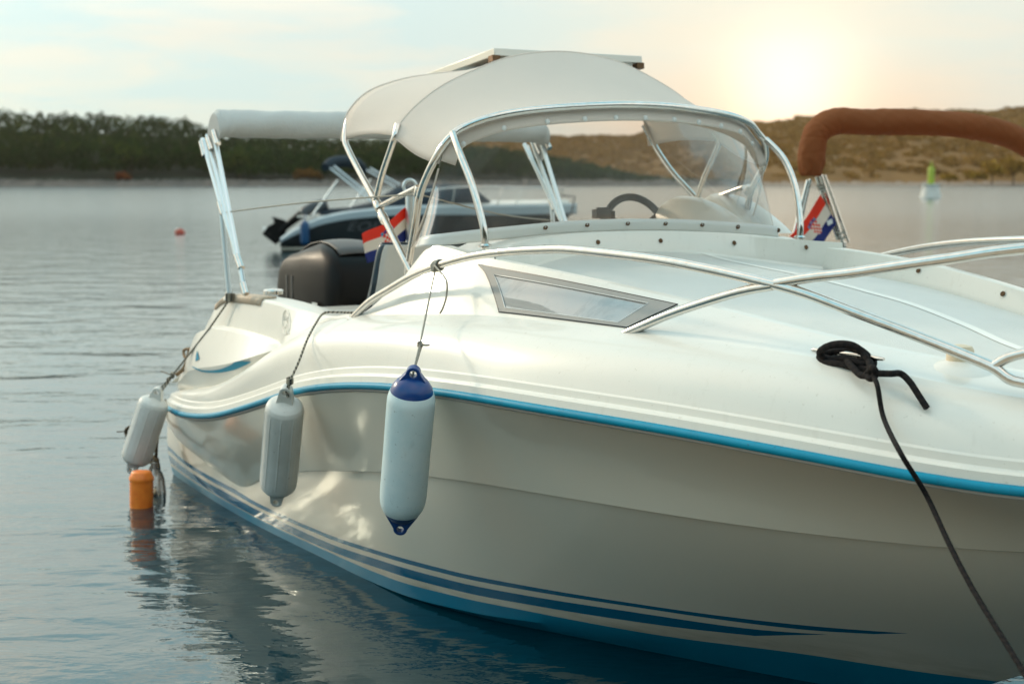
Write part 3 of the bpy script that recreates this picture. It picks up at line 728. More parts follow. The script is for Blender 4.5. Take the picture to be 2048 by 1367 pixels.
# aft bimini, rolled: canvas roll, three poles a side, fittings, strut
Bp = [[(405, 278), (443, 412)], [(415, 270), (475, 522)], [(427, 262), (488, 572)]]
for sgn in (1, -1):
    f = lambda x, y, b_: (lambda p: W(p[0], sgn*p[1], p[2]))(onb(x, y, b_))
    for (p0, p1) in Bp:
        MB().tube([f(*p0, .99), f(*p1, 1.0)], .0125, 10).build('bimini_pole', M['alu'], boat)
    MB().tube([f(443, 412, 1.0), f(480, 525, 1.0)], .0115, 10).build('bimini_pole', M['alu'], boat)
    MB().tube([f(480, 525, 1.0), f(490, 582, 1.0)], .010, 10).build('bimini_pole', M['alu'], boat)
    MB().tube([f(442, 415, 1.0), f(460, 603, .99)], .0125, 10).build('bimini_strut', M['alu'], boat)
    mb = MB()
    for x0, y0, x1, y1, rr in [(440, 405, 447, 428, .017), (474, 510, 483, 536, .018), (486, 566, 492, 588, .018), (403, 283, 410, 312, .016), (416, 275, 424, 300, .016), (428, 262, 436, 288, .016)]:
        MB().tube([f(x0, y0, 1.0), f(x1, y1, 1.0)], rr, 10).build('pole_fitting', M['steel'], boat, ang=40)
    mb = MB(); mb.lathe(f(458, 600, .985), (0, 0, 1), [(.03, 0), (.03, .012), (.017, .03), (.017, .05)], 14)
    mb.build('pole_base', M['steel'], boat, ang=40)
roll = []
zt = 1.985
for v in np.linspace(-1, 1, 161):
    b_ = 1.02*math.sin(v*math.pi/2)*1.0; s = abs(v)
    dz = -.10*max(s-.80, 0)**1.2/.2**1.2*1.0; roll.append((0.86 - .06*(1-s*s) - .05*max(s-.85, 0)/.15 + .04, np.sign(v)*min(abs(b_), .995)*1.0, zt + .015*(1-s*s) + dz))
mb = MB(); rows = []
for i, p in enumerate(roll):
    s = abs(i/(len(roll)-1)*2-1); r = []
    for k in range(20):
        th = k/20*2*math.pi; rr = 1 + .035*math.sin(3*th + i*.11) + .025*math.sin(i*.33 + 2*th) + .018*math.sin(i*.9 + th*3 + math.sin(i*.13)*4) + .03*(s > .8)*math.sin(i*1.1 + th)
        if s > .9: rr *= .95
        r.append(W(p[0] + .085*rr*math.cos(th), p[1] + (.0), p[2] + .072*rr*math.sin(th) - .01*math.cos(th)))
    rows.append(r)
mb.grid(rows, closev=True); mb.add(rows[0], [tuple(range(20))]); mb.add(rows[-1], [tuple(reversed(range(20)))])
mb.build('bimini_canvas', M['canvas_roll'], boat, ang=50)

# solar panel on the canopy
pc = [ona(988, 100, 2.42), ona(1284, 106, 2.42)]
b1, b0 = pc[0][1], pc[1][1]; z1 = (pc[0][2] + pc[1][2])/2
az = np.array([-(2.42 - 1.72), 0, (2.215 - z1)]); az /= np.linalg.norm(az)
nrm = np.array([az[2], 0, -az[0]]); nrm *= np.sign(nrm[2])
toW = lambda v: v[0]*U + v[1]*V + np.array([0, 0, v[2]])
axs = np.array([toW(az), V, toW(nrm)])
cen = np.array([2.42, (b0+b1)/2, z1]) + az*.36 - nrm*.02
MB().box(W(*cen), (.36, (b1-b0)/2, .017), 0, axs).build('solar_panel', M['solar_frame'], boat, bevel=.003)
pan = [o for o in boat.children if o.name.startswith('solar_panel')][0]
MB().box(W(*(cen + nrm*.0185)), (.345, (b1-b0)/2 - .015, .001), 0, axs).build('solar_cells', M['solar_cell'], pan)
mb = MB()
for ss_ in (-.34, .34):
    for tt in (-1, 1):
        mb = MB(); mb.box(W(*(cen + az*ss_ + np.array([0, tt*((b1-b0)/2 - .01), 0]) - nrm*.028)), (.02, .02, .014), 0, axs)
        mb.build('panel_bracket', M['bronze'], pan)

# steering wheel, phone holder, instrument hoods
wc = np.array(ona(1268, 440, 2.74)); wr = .115
tilt = np.array([-.35, 0, 1.0]); tilt /= np.linalg.norm(tilt); ca = W(*wc)
pts = [ca + wr*1.45*math.cos(t_)*V + wr*1.45*math.sin(t_)*toW(tilt) - wr*.5*toW(tilt) for t_ in np.linspace(0, 2*math.pi, 40, endpoint=False)]
wh = MB().tube(pts, .017, 12, closed=True).build('steering_wheel', M['plastic_black'], boat, ang=180)
hub = ca - wr*.5*toW(tilt)
mb = MB()
for q in (.5, 2.6, 4.71): mb.tube([hub, hub + wr*1.45*(math.cos(q)*V + math.sin(q)*toW(tilt))], .011, 8)
mb.lathe(hub - .02*U, U, [(.035, 0), (.04, .03), (.02, .05)], 16); mb.build('wheel_spokes', M['plastic_black'], wh)
ph = np.array(ona(1205, 428, 2.90)); mb = MB()
mb.box(W(*ph), (.012, .040, .018), 0, bx); mb.box(W(ph[0], ph[1], ph[2]+.017), (.010, .028, .012), 0, bx); mb.box(W(ph[0]+.01, ph[1]+.045, ph[2]+.002), (.02, .005, .02), 0, bx); mb.box(W(ph[0]+.01, ph[1]-.042, ph[2]-.004), (.02, .005, .018), 0, bx)
mb.tube([W(ph[0], ph[1], ph[2]-.01), W(ph[0]-.01, ph[1], ph[2]-.06)], .008, 8)
mb.build('phone_holder', M['plastic_black'], boat, bevel=.005)
def hood(name, b0_, b1_, a0_, a1_, z0_, h, m='gel'):
    rows = []
    for s_ in np.linspace(0, 1, 14):
        r = []
        for q in np.linspace(0, math.pi, 25):
            bb = (b0_+b1_)/2 + (b1_-b0_)/2*math.cos(q); prof = math.sin(q)**.75
            taper = math.cos(s_*math.pi/2)**.6
            r.append(W(a0_ + (a1_-a0_)*s_, bb, z0_ + h*prof*taper))
        rows.append(r)
    mb = MB(); mb.grid(rows, flip=True); mb.add(rows[0], [tuple(range(25))]); return mb.build(name, M[m], boat, ang=40)
p1, p2 = ona(1322, 436, 2.8), ona(1445, 436, 2.8); top = ona(1375, 392, 2.8)[2]
hood('instrument_hood', p2[1], p1[1], 2.74, 3.04, 1.47, top - 1.47)
p1, p2 = ona(1400, 436, 2.72), ona(1512, 436, 2.72); top = ona(1440, 386, 2.72)[2]
hood('instrument_hood', p2[1], p1[1], 2.66, 2.98, 1.46, top - 1.46)
# seats
def seat(ac, bc, zt, w_, rot=0, mat1='navy_pad', mat2='white_pad'):
    prof = [(-.02, .55), (-.05, .70), (-.10, .88), (-.12, 1.0), (-.10, 1.12), (-.03, 1.24), (.0, zt - .05), (.005, zt)]
    P = spline([(a_, 0, z_) for a_, z_ in prof], 5); rows = []; rows2 = []
    for i, p in enumerate(P):
        t_ = i/(len(P)-1); ww = w_*(1 - .35*max(t_ - .55, 0)/.45) ; r = []; r2 = []
        for k in range(16):
            th = k/16*2*math.pi; cx, sy = math.cos(th), math.sin(th)
            sx_ = np.sign(cx)*abs(cx)**.5*ww; sy_ = np.sign(sy)*abs(sy)**.6*.045*(1 if t_ < .97 else .5)
            r.append((p[0] + sy_, sx_, p[2]))
        rows.append([W(ac + q[0]*math.cos(rot) - q[1]*math.sin(rot), bc + q[0]*math.sin(rot) + q[1]*math.cos(rot), q[2]) for q in r])
        rows2.append([W(ac + (p[0]+.05 + .008*math.cos(j/8*math.pi))*math.cos(rot) - (bb)*math.sin(rot), bc + (p[0]+.05)*math.sin(rot) + bb*math.cos(rot), p[2]-.01) for j, bb in enumerate(np.linspace(-ww*.85, ww*.85, 9))])
    mb = MB(); mb.grid(rows, closev=True); mb.add(rows[0], [tuple(range(16))]); mb.add(rows[-1], [tuple(reversed(range(16)))])
    o = mb.build('seat_back', M[mat1], boat, ang=50, recalc=True)
    mb = MB(); mb.grid(rows2); mb.build('seat_pad', M[mat2], o, solid=.01, ang=50)
    mb = MB(); mb.box(W(ac + .18, bc, .72), (.20, w_, .07), 0, bx); mb.box(W(ac + .15, bc, .56), (.06, .06, .10), 0, bx)
    mb.build('seat_cushion', M['white_pad'], boat, bevel=.03)
seat(2.10, .50, 1.42, .20, .35)
seat(2.15, -.42, 1.42, .22, 0, 'white_pad')

# outboard engine
eng = None
def cowl():
    rows = []
    # horizontal slices: z, a_front, a_back, half width, corner exponent
    sl_ = [(.62, .46, -.10, .17), (.72, .52, -.16, .20), (.90, .58, -.22, .235), (1.06, .60, -.24, .245), (1.18, .58, -.22, .24), (1.26, .52, -.18, .225), (1.31, .42, -.12, .20), (1.345, .28, -.04, .15), (1.355, .15, .05, .05)]
    for z_, af, ab, hw in sl_:
        r = []
        for k in range(40):
            th = k/40*2*math.pi; c_, s__ = math.cos(th), math.sin(th); ex = .17
            fx = np.sign(c_)*abs(c_)**ex; fy = np.sign(s__)*abs(s__)**ex
            am = (af+ab)/2; a_ = am + (af-ab)/2*fx; wid = hw*(1 - .22*max(fx, 0)**4)
            zz = z_ - (.07*max(z_-1.1, 0)/.25)*((af - a_)/(af-ab) if af > ab else 0)*1.0
            r.append(W(a_, fy*wid, zz))
        rows.append(r)
    return rows
rows = cowl(); mb = MB(); mb.grid(rows, closev=True); mb.add(rows[0], [tuple(reversed(range(40)))]); mb.add(rows[-1], [tuple(range(40))])
mb.build('outboard_motor', M['engine'], boat, ang=40)
eng = [o for o in boat.children if o.name.startswith('outboard_motor')][0]
mb = MB(); rr = []
for a_, z_ in [(.50, 1.285), (.44, 1.318), (.34, 1.343), (.22, 1.352), (.08, 1.335), (-.04, 1.30), (-.12, 1.25)]:
    rr.append([W(a_, b_, z_ + .004 - .010*abs(b_/.13)**2) for b_ in np.linspace(-.13, .13, 9)])
mb.grid(rr, flip=True); mb.build('cowling_top_panel', M['engine_grey'], eng, solid=.008, offset=0)
mb = MB()
for da in (.05, -.03): mb.box(W(da, .243, 1.0), (.008, .004, .14), 0, bx)
mb.build('cowling_slots', M['engine_grey'], eng, bevel=.002)
mb = MB(); mb.box(W(.20, 0, .25), (.10, .05, .40), 0, bx); mb.box(W(.14, 0, -.15), (.20, .02, .10), 0, bx); mb.build('motor_leg', M['engine'], eng, bevel=.02)
mb = MB(); mb.box(W(.40, .249, .985), (.035, .002, .02), 0, bx); mb.build('motor_badge', M['sticker'], eng)
# ski pole at the stern
sp = ona(821, 470, 1.05); spt = ona(820, 392, 1.05)
mb = MB(); mb.tube([W(1.05, sp[1], .5), W(1.05, sp[1], spt[2])], .026, 16); mb.tube([W(1.05, spt[1], spt[2] + .05) + .038*(math.cos(q)*V + math.sin(q)*np.array([0, 0, 1])) for q in np.linspace(0, 2*math.pi, 20, endpoint=False)], .009, 8, closed=True)
mb.build('ski_pole', M['alu'], boat, ang=40)

# teak-look pad on the stern coaming, drain cap, ring
def on_top(pts, z): return [W(*onz(x, y, z)) for x, y in pts]
mb = MB(); rr = []
for a in np.linspace(.80, 1.45, 12):
    z_ = ZTL(a); rr.append([W(a, b_, z_ + h_) for b_, h_ in ((.988, -.030), (.982, -.004), (.968, .008), (.93, .010), (.895, .010))])
mb.grid(rr, flip=True); mb.build('step_pad', M['wood'], boat, solid=.008, offset=-1)
p = onz(547, 582, 1.12); MB().lathe(W(p[0], p[1], 1.105), (0, 0, 1), [(.055, 0), (.055, .018), (.045, .026), (.02, .028)], 24).build('filler_cap', M['steel'], boat, ang=40)

# fittings on the foredeck edge
cl = [onz(1625, 698, 1.27), onz(1768, 718, 1.25), onz(1690, 722, 1.225)]
def gz(a, b_):   # height of side deck at (a,b)
    t_ = np.clip((BG(a) - b_) / max(BG(a) - BT(a), .02), 0, 1); return ZG(a) + (ZU(a) - ZG(a)) * t_
bcl = BG(5.05) - .07
c0, c1 = onb(1625, 698, bcl), onb(1768, 718, bcl - .01)
cleat = MB(); mid = (c0 + c1)/2; zb = gz(mid[0], mid[1])
cleat.tube([WP(c0), WP(lerp(c0, c1, .15)), WP(lerp(c0, c1, .5)), WP(lerp(c0, c1, .85)), WP(c1)], lambda t_: .004 + .005*math.sin(math.pi*t_), 10, smooth=3)
for t_ in (.38, .62):
    q = lerp(c0, c1, t_); cleat.tube([WP(q), W(q[0], q[1], gz(q[0], q[1]) - .004)], .008, 10)
cleat.build('mooring_cleat', M['steel'], boat, ang=50)
q = onz(1920, 712, 1.235)
MB().lathe(W(q[0], q[1], gz(q[0], q[1]) - .01 if q[1] > BT(q[0]) else zdeck(q[0], .6) - .006), (0, 0, 1), [(.036, 0), (.036, .05), (.030, .060), (.014, .064), (.002, .065)], 24).build('navigation_light', [M['cream']], boat, ang=40)
MB().lathe(W(q[0], q[1], gz(q[0], q[1]) - .03 if q[1] > BT(q[0]) else zdeck(q[0], .6) - .025), (0, 0, 1), [(.13, 0), (.09, .022), (.055, .036), (.038, .042)], 28).build('light_plinth', M['gel'], boat, ang=80)

# ------------------------------------------------------------------ fenders
def frame_for(axis, face):
    ax = np.array(axis, float); ax /= np.linalg.norm(ax); f_ = np.array(face, float); f_ -= ax*(f_@ax); f_ /= np.linalg.norm(f_); return ax, f_, np.cross(ax, f_)
def tab(mb, base, ax, side, thick_dir, w0, w1, h, hole_r, th, mi=0):
    """tapering tab with a round end and a hole, from base along ax"""
    n = 32; outer = []; hl = h - w1; hc = base + ax*hl
    for k in range(n):
        q = k/n*2*math.pi; c_, s_ = math.cos(q), math.sin(q)
        if s_ >= -1e-6: outer.append(hc + side*w1*c_ + ax*w1*s_)
        else:
            g_ = math.asin(min(1, -s_))/(math.pi/2); sg = 1 if c_ >= 0 else -1
            if g_ < .6: u = g_/.6; x_ = w1 + (w0-w1)*u; y_ = -hl*u
            else: u = (g_-.6)/.4; x_ = w0*(1-u); y_ = -hl
            outer.append(hc + side*x_*sg + ax*y_)
    hole = [hc + hole_r*(math.cos(k/n*2*math.pi)*side + math.sin(k/n*2*math.pi)*ax) for k in range(n)]
    mb.prism([p - thick_dir*th/2 for p in outer], thick_dir*th, mi, [p - thick_dir*th/2 for p in hole])
def ribbed_fender(top, bot, r, label):
    top, bot = np.array(top), np.array(bot); L = np.linalg.norm(bot-top); ax = (bot-top)/L
    th_ = thing('fender', label, 'fender', top, 0, 'fenders hanging along the hull')
    ht = .135*L
    prof = [(r*.20, ht*.80), (r*.40, ht*.88), (r*.72, ht*1.0), (r*.90, ht + r*.14), (r*.98, ht + r*.34), (r, ht + r*.6), (r, L*.5), (r, L - ht - r*.5), (r*.96, L - ht - r*.25), (r*.78, L - ht - r*.02), (r*.42, L - ht*.86), (r*.22, L-ht*.80)]
    P = []
    for i in range(len(prof)-1):
        for k in range(4): P.append((prof[i][0] + (prof[i+1][0]-prof[i][0])*k/4, prof[i][1] + (prof[i+1][1]-prof[i][1])*k/4))
    P.append(prof[-1])
    def rm(th, h):
        on = 1 if ht + r*.5 < h < L - ht - r*.5 else 0
        return 1 + .035*on*max(0, (math.cos(th*10) - .90)/.10)
    mb = MB().lathe(top, ax, P, 240, rmod=rm); mb.build('fender_body', M['grey_pvc'], th_, ang=180)
    face = np.array([0, -1, 0.]); _, fd_, sd = frame_for(ax, face)
    for base, dr in ((top + ax*ht*1.0, -ax), (top + ax*(L-ht*1.0), ax)):
        mb = MB(); tab(mb, base, dr, sd, fd_, r*.46, r*.32, ht*1.02, r*.15, r*.5); mb.build('fender_eye', M['grey_pvc'], th_, ang=40, bevel=.003)
    return th_, top, ax, ht
FD = {}
ft, fb_ = onb(573, 772, 1.335), onb(553, 1007, 1.27)
ft[2] += 0; topm, botm = WP(ft), WP(fb_)
FD['mid'] = ribbed_fender(topm, botm, .079, 'ribbed grey fender between the leaning stern fender and the blue-capped one')
ft, fb_ = onb(318, 775, 1.20), onb(262, 945, 1.32)
FD['aft'] = ribbed_fender(WP(ft), WP(fb_), .082, 'ribbed grey fender leaning outward at the stern corner, above the orange float')
# big fender with blue ends
ft, fb_ = onb(828, 732, 1.345), onb(800, 1066, 1.30)
top, bot = WP(ft), WP(fb_); L = np.linalg.norm(bot-top); ax = (bot-top)/L; r = .0815
big = thing('fender', 'pale blue-white fender with dark blue pointed ends, nearest to the camera', 'fender', top, 0, 'fenders hanging along the hull')
h0 = .150*L; h1 = L - .150*L
prof = [(r*.90, h0 - .004), (r*.985, h0 + .02), (r, h0 + .05), (r, h0 + .10), (r*.995, L*.5), (r, h1 - .08), (r*.97, h1 - .035), (r*.90, h1 - .012), (r*.80, h1 + .004)]
MB().lathe(top, ax, [tuple(q) for q in spline([(a_, b_, 0) for a_, b_ in prof], 4)] and [(q[0], q[1]) for q in spline([(a_, b_, 0) for a_, b_ in prof], 4)], 48).build('fender_body', M['pale_pvc'], big, ang=60)
_, fd_, sd = frame_for(ax, (0, -1, 0))
prof = [(r*.90, h0), (r*.84, h0 - .02), (r*.66, h0 - .042), (r*.35, h0 - .056), (.002, h0 - .060)]
e1 = MB().lathe(top, ax, prof, 40); tab(e1, top + ax*(h0 - .010), -ax, sd, fd_, r*.90, r*.30, h0 - .010, r*.15, .030)
e1.build('fender_end', M['blue_pvc'], big, ang=40, bevel=.003)
prof = [(r*.82, h1), (r*.72, h1 + .015), (r*.5, h1 + .035), (r*.25, h1 + .05), (.002, h1 + .055)]
e1 = MB().lathe(top, ax, prof, 40); tab(e1, top + ax*(h1 + .004), ax, sd, fd_, r*.80, r*.30, L - h1 - .004, r*.15, .030)
e1.build('fender_end', M['blue_pvc'], big, ang=40, bevel=.003)
# its line, tied round the rail
hole = top + ax*r*.30
railp = WP(onB(876, 531, railB)); knot = W(*onb(840, 688, 1.28))
mb = MB(); lr = .0036
mb.tube([railp + np.array([0, 0, -.015]) + V*.012, knot + V*.0], lr, 8)
mb.tube([knot, hole + fd_*.018 - ax*.01, hole + fd_*.012, hole, hole - fd_*.016, knot + np.array([.004, 0, -.01])], lr, 8)
rdir = WP(onB(900, 523, railB)) - WP(onB(855, 538, railB)); rdir /= np.linalg.norm(rdir); nn = np.cross(rdir, [0, 0, 1.0]); nn /= np.linalg.norm(nn); n3 = np.cross(nn, rdir)
coil = [railp + rdir*(-.016 + .0075*q/(2*math.pi)) + .019*(math.cos(q)*nn + math.sin(q)*n3) for q in np.linspace(0, 2*math.pi*4.4, 70)]
mb.tube(coil, lr*1.1, 8)
mb.tube([railp + V*.019, railp + V*.024 + rdir*.012 - n3*.008, railp + V*.02 - rdir*.01 - n3*.02, railp + V*.02 - rdir*.016 + n3*.005], lr, 8, smooth=5)
mb.tube([railp + V*.02 + rdir*.01, W(*onb(892, 560, 1.10)), W(*onb(893, 590, 1.10)), W(*onb(886, 615, 1.10)), W(*onb(880, 626, 1.10))], lr, 8, smooth=6)
for q in np.linspace(0, 2*math.pi, 3):
    mb.tube([knot + .009*(math.cos(t_)*U + math.sin(t_)*np.array([0, 0, 1])) + V*.004*math.sin(t_*2 + q) for t_ in np.linspace(0, 2*math.pi, 14, endpoint=False)], lr, 8, closed=True)
mb.tube([knot, knot + np.array([.018, 0, -.003]), knot + np.array([.032, -.005, -.001])], lr, 8, smooth=4)
mb.build('fender_line', M['rope_white'], big, ang=180)
# mid fender cord
th_, tp, ax2, ht2 = FD['mid']; hole = tp + ax2*ht2*.30
mb = MB(); k1 = tp - ax2*.025 + np.array([.012, 0, 0])
path = [hole, k1] + [W(*p) for p in [onb(598, 722, 1.27), onb(614, 680, 1.20), onb(632, 646, 1.12), onb(648, 626, 1.04), onb(676, 624, .98), (onb(706, 625, .95))]]
mb.tube(path, .0048, 8, smooth=6)
mb.tube([k1, hole + np.array([.012, -.02, .0]), hole + np.array([.01, -.02, -.02]), hole], .0042, 8, smooth=5)
for q in (0, 1, 2): mb.tube([k1 + np.array([0, 0, .008*q - .006]) + .011*(math.cos(t_)*np.array([1, 0, 0]) + math.sin(t_)*np.array([0, 1, .4])) for t_ in np.linspace(0, 2*math.pi, 14, endpoint=False)], .0045, 8, closed=True)
mb.build('fender_line', M['rope_fleck'], th_, ang=180)
# aft fender cord up to the bimini strut
th_, tp, ax2, ht2 = FD['aft']; hole = tp + ax2*ht2*.30
k1 = W(*onb(345, 750, 1.12)); st0 = W(*onb(460, 597, 1.0))
mb = MB(); mb.tube([hole, k1, W(*onb(380, 706, 1.08)), W(*onb(420, 655, 1.05)), st0], .005, 8)
mb.tube([hole + np.array([.02, 0, 0]), W(*onb(338, 762, 1.14)), k1], .005, 8)
mb.tube([k1, W(*onb(322, 742, 1.14))], .004, 8); mb.tube([k1, W(*onb(333, 758, 1.16))], .004, 8)
for q in (0, 1): mb.tube([k1 + .013*(math.cos(t_)*U + math.sin(t_)*np.array([0, 0, 1])) + V*.006*(q-.5) for t_ in np.linspace(0, 2*math.pi, 12, endpoint=False)], .005, 8, closed=True)
for q in range(4): mb.tube([W(*onb(460, 600 - q*4, 1.0)) + .021*(math.cos(t_)*U + math.sin(t_)*V) for t_ in np.linspace(0, 2*math.pi, 14, endpoint=False)], .005, 8, closed=True)
mb.build('fender_line', M['rope_fleck'], th_, ang=180)
# brown hank of rope on the stern corner
mb = MB(); c_ = W(*onb(375, 715, 1.02))
mb.tube([W(*onb(352, 750, 1.10)), W(*onb(366, 738, 1.06)), W(*onb(374, 722, 1.04)), W(*onb(379, 700, 1.02))], .011, 8, smooth=5)
mb.tube([W(*onb(368, 700, 1.03)), W(*onb(382, 698, 1.03)), W(*onb(380, 712, 1.04)), W(*onb(370, 714, 1.04))], .008, 8, smooth=5, closed=True)
tag(recenter(mb.build('rope_hank', rope_mat('tan_rope', (.36, .24, .14), (.25, .17, .10)), None, ang=180), c_), 'short tan rope hanging over the stern corner of the white cruiser', 'rope')

# ------------------------------------------------------------------ black mooring line
mb = MB(); cc = np.array(lerp(c0, c1, .5)); rr_ = .0092
def cp(s_, t_, dz=0): # along cleat, outboard, up
    q = lerp(c0, c1, s_); return W(q[0], q[1] + t_, q[2] + dz)
def cpx(x, y, db=0): return W(*onb(x, y, bcl + db))
wraps = [[(1642, 700), (1668, 688), (1705, 690), (1735, 712), (1742, 728), (1715, 735), (1668, 728), (1643, 712)],
         [(1640, 712), (1668, 703), (1712, 704), (1742, 716), (1746, 730), (1722, 738), (1680, 727), (1645, 724)],
         [(1650, 694), (1685, 687), (1716, 696), (1738, 715), (1728, 728), (1690, 716), (1660, 718), (1644, 708)]]
wraps += [[(1646, 718), (1672, 709), (1712, 712), (1740, 724), (1738, 738), (1700, 733), (1664, 732)],
          [(1655, 697), (1692, 689), (1722, 703), (1735, 722), (1718, 733), (1688, 724), (1662, 712)]]
for wi, wp_ in enumerate(wraps):
    mb.tube([cpx(x, y, .03*math.cos(i/8*2*math.pi + wi) - .01*wi + .02) for i, (x, y) in enumerate(wp_)], rr_, 12, smooth=6, closed=True)
kx = [(1738, 742), (1746, 735), (1752, 748), (1742, 757), (1733, 750)]
mb.tube([cpx(x, y, .06 + .012*(i % 2)) for i, (x, y) in enumerate(kx)], rr_*.95, 12, smooth=6, closed=True)
mb.tube([cpx(1690, 716, .02), cpx(1706, 735, .05), cpx(1722, 750, .06), cpx(1742, 750, .06)], rr_, 12, smooth=6)
mb.tube([cpx(1738, 722, .03), cpx(1742, 738, .05), cpx(1744, 748, .06)], rr_, 12, smooth=6)
def onflank(x, y, off=.012):   # point on the topside
    a = 5.2
    for _ in range(80):
        s_ = fsec(a); best = None
        r_ = None
        for b_ in np.linspace(BG(a) + .05, BS(a), 12):
            pass
        d = ray(x, y)
        # march: choose b so that point lies on section polyline
        lo, hi = BG(a) - .02, BS(a) + .03
        for _k in range(30):
            m_ = (lo + hi)/2; p = onb(x, y, m_); P = fsec(p[0])
            zb = np.interp(m_, sorted([q[1] for q in P[6:17]]), [q[2] for q in sorted(P[6:17], key=lambda q: q[1])])
            if p[2] > zb: hi = m_
            else: lo = m_
        return np.array(onb(x, y, (lo + hi)/2))
    return None
def flank(x, y, off=.012):
    p = onflank(x, y); return W(p[0], p[1] + off, p[2] + off*.6)
mb.tube([cpx(1744, 746, .06), cpx(1780, 747, .05), flank(1808, 752), flank(1826, 768), flank(1842, 792), flank(1860, 820)], rr_*.95, 12, smooth=6)
qend = np.array([1.55, 2.35, .42])
s_off = onB(1852, 985, lambda a: BS(a) + .045)
dn = aty(2048, 1345, 3.0)
ln = [cpx(1746, 752, .062), cpx(1755, 772, .09), flank(1787, 850, .035), flank(1820, 920, .03), W(*s_off), aty(1925, 1130, (lambda p: p[1])(W(*s_off))*.93), dn]
P0 = W(*s_off); ext = dn + (dn - P0)*.35
mb.tube(ln[:4] + [P0 - np.array([0, 0, .004]), P0*.72 + dn*.28 + np.array([0, 0, -.020]), P0*.45 + dn*.55 + np.array([0, 0, -.022]), dn, ext], .0066, 12, smooth=12)
tag(recenter(mb.build('mooring_line', M['rope_black'], None, ang=180), WP(cc)), 'thick black rope wound on the foredeck cleat and running down to the quay', 'rope')

# ------------------------------------------------------------------ cord between bimini and canopy frame
mb = MB()
j0 = W(*onb(448, 425, 1.0)); j1 = W(*onb(836, 388, .856)); jj = onb(443, 412, 1.0); j2 = W(*onb(1105, 441, -1.03))
mb.tube([j0, (j0+j1)/2 + np.array([0, 0, .01]), j1], .0035, 6, smooth=5); mb.tube([j1, (j1+j2)/2 - np.array([0, 0, .02]), j2], .0035, 6, smooth=5)
tag(recenter(mb.build('cord', M['rope_white'], None, ang=180), j1), 'thin slack cord strung between the stern bimini poles and the canopy arch', 'cord')

# ------------------------------------------------------------------ flags
def flagmat(name):
    m = D.materials.new(name); m.use_nodes = True; t = NT(m.node_tree); t.n.clear()
    u, v = t.attr('fu'), t.attr('fv')     # u 0..1 along fly, v 0..1 from bottom
    red, wh, bl = (.80, .055, .02), (.78, .72, .64), (.025, .04, .22)
    c = t.mix(t.math('GREATER_THAN', v, .3333), bl, wh); c = t.mix(t.math('GREATER_THAN', v, .6667), c, red)
    # checkerboard shield
    su = t.math('MULTIPLY', t.math('SUBTRACT', u, .38), 1/.24); sv = t.math('MULTIPLY', t.math('SUBTRACT', v, .26), 1/.42)
    ins = t.math('MULTIPLY', t.math('MULTIPLY', t.math('GREATER_THAN', su, 0.0), t.math('LESS_THAN', su, 1.0)), t.math('MULTIPLY', t.math('GREATER_THAN', sv, 0.0), t.math('LESS_THAN', sv, 1.0)))
    # rounded base
    du = t.math('MULTIPLY', t.math('SUBTRACT', su, .5), 2.0); dv = t.math('SUBTRACT', sv, .45)
    rr = t.math('ADD', t.math('MULTIPLY', du, du), t.math('MULTIPLY', t.math('MULTIPLY', dv, dv), 5.0))
    low = t.math('MULTIPLY', t.math('LESS_THAN', sv, .45), t.math('GREATER_THAN', rr, 1.0)); ins = t.math('MULTIPLY', ins, t.math('SUBTRACT', 1.0, low))
    ck = t.math('MODULO', t.math('ADD', t.math('FLOOR', t.math('MULTIPLY', su, 5.0)), t.math('FLOOR', t.math('MULTIPLY', sv, 5.0))), 2.0)
    c = t.mix(ins, c, t.mix(t.math('GREATER_THAN', ck, .5), red, wh))
    # crown of small blue shields
    cu = t.math('MULTIPLY', t.math('SUBTRACT', u, .36), 1/.28)
    arc = t.math('ADD', .705, t.math('MULTIPLY', t.math('SINE', t.math('MULTIPLY', cu, 3.1416)), .055))
    dv2 = t.math('ABSOLUTE', t.math('SUBTRACT', v, arc))
    cr = t.math('MULTIPLY', t.math('MULTIPLY', t.math('GREATER_THAN', cu, 0.0), t.math('LESS_THAN', cu, 1.0)), t.math('LESS_THAN', dv2, .05))
    st = t.math('GREATER_THAN', t.math('FRACT', t.math('MULTIPLY', cu, 5.0)), .22)
    cc_ = t.mix(t.math('GREATER_THAN', t.math('FRACT', t.math('MULTIPLY', cu, 2.5)), .5), (.02, .35, .55), (.05, .08, .3))
    c = t.mix(t.math('MULTIPLY', cr, st), c, cc_)
    p = t.new('ShaderNodeBsdfPrincipled'); t.put(p.inputs['Base Color'], c); p.inputs['Roughness'].default_value = .75
    tr = t.new('ShaderNodeBsdfTranslucent'); t.put(tr.inputs[0], c)
    mx = t.new('ShaderNodeMixShader'); mx.inputs[0].default_value = .4; t.l.new(p.outputs[0], mx.inputs[1]); t.l.new(tr.outputs[0], mx.inputs[2])
    o = t.new('ShaderNodeOutputMaterial'); t.l.new(mx.outputs[0], o.inputs[0]); return m
M['flag'] = flagmat('tricolour_flag_cloth')
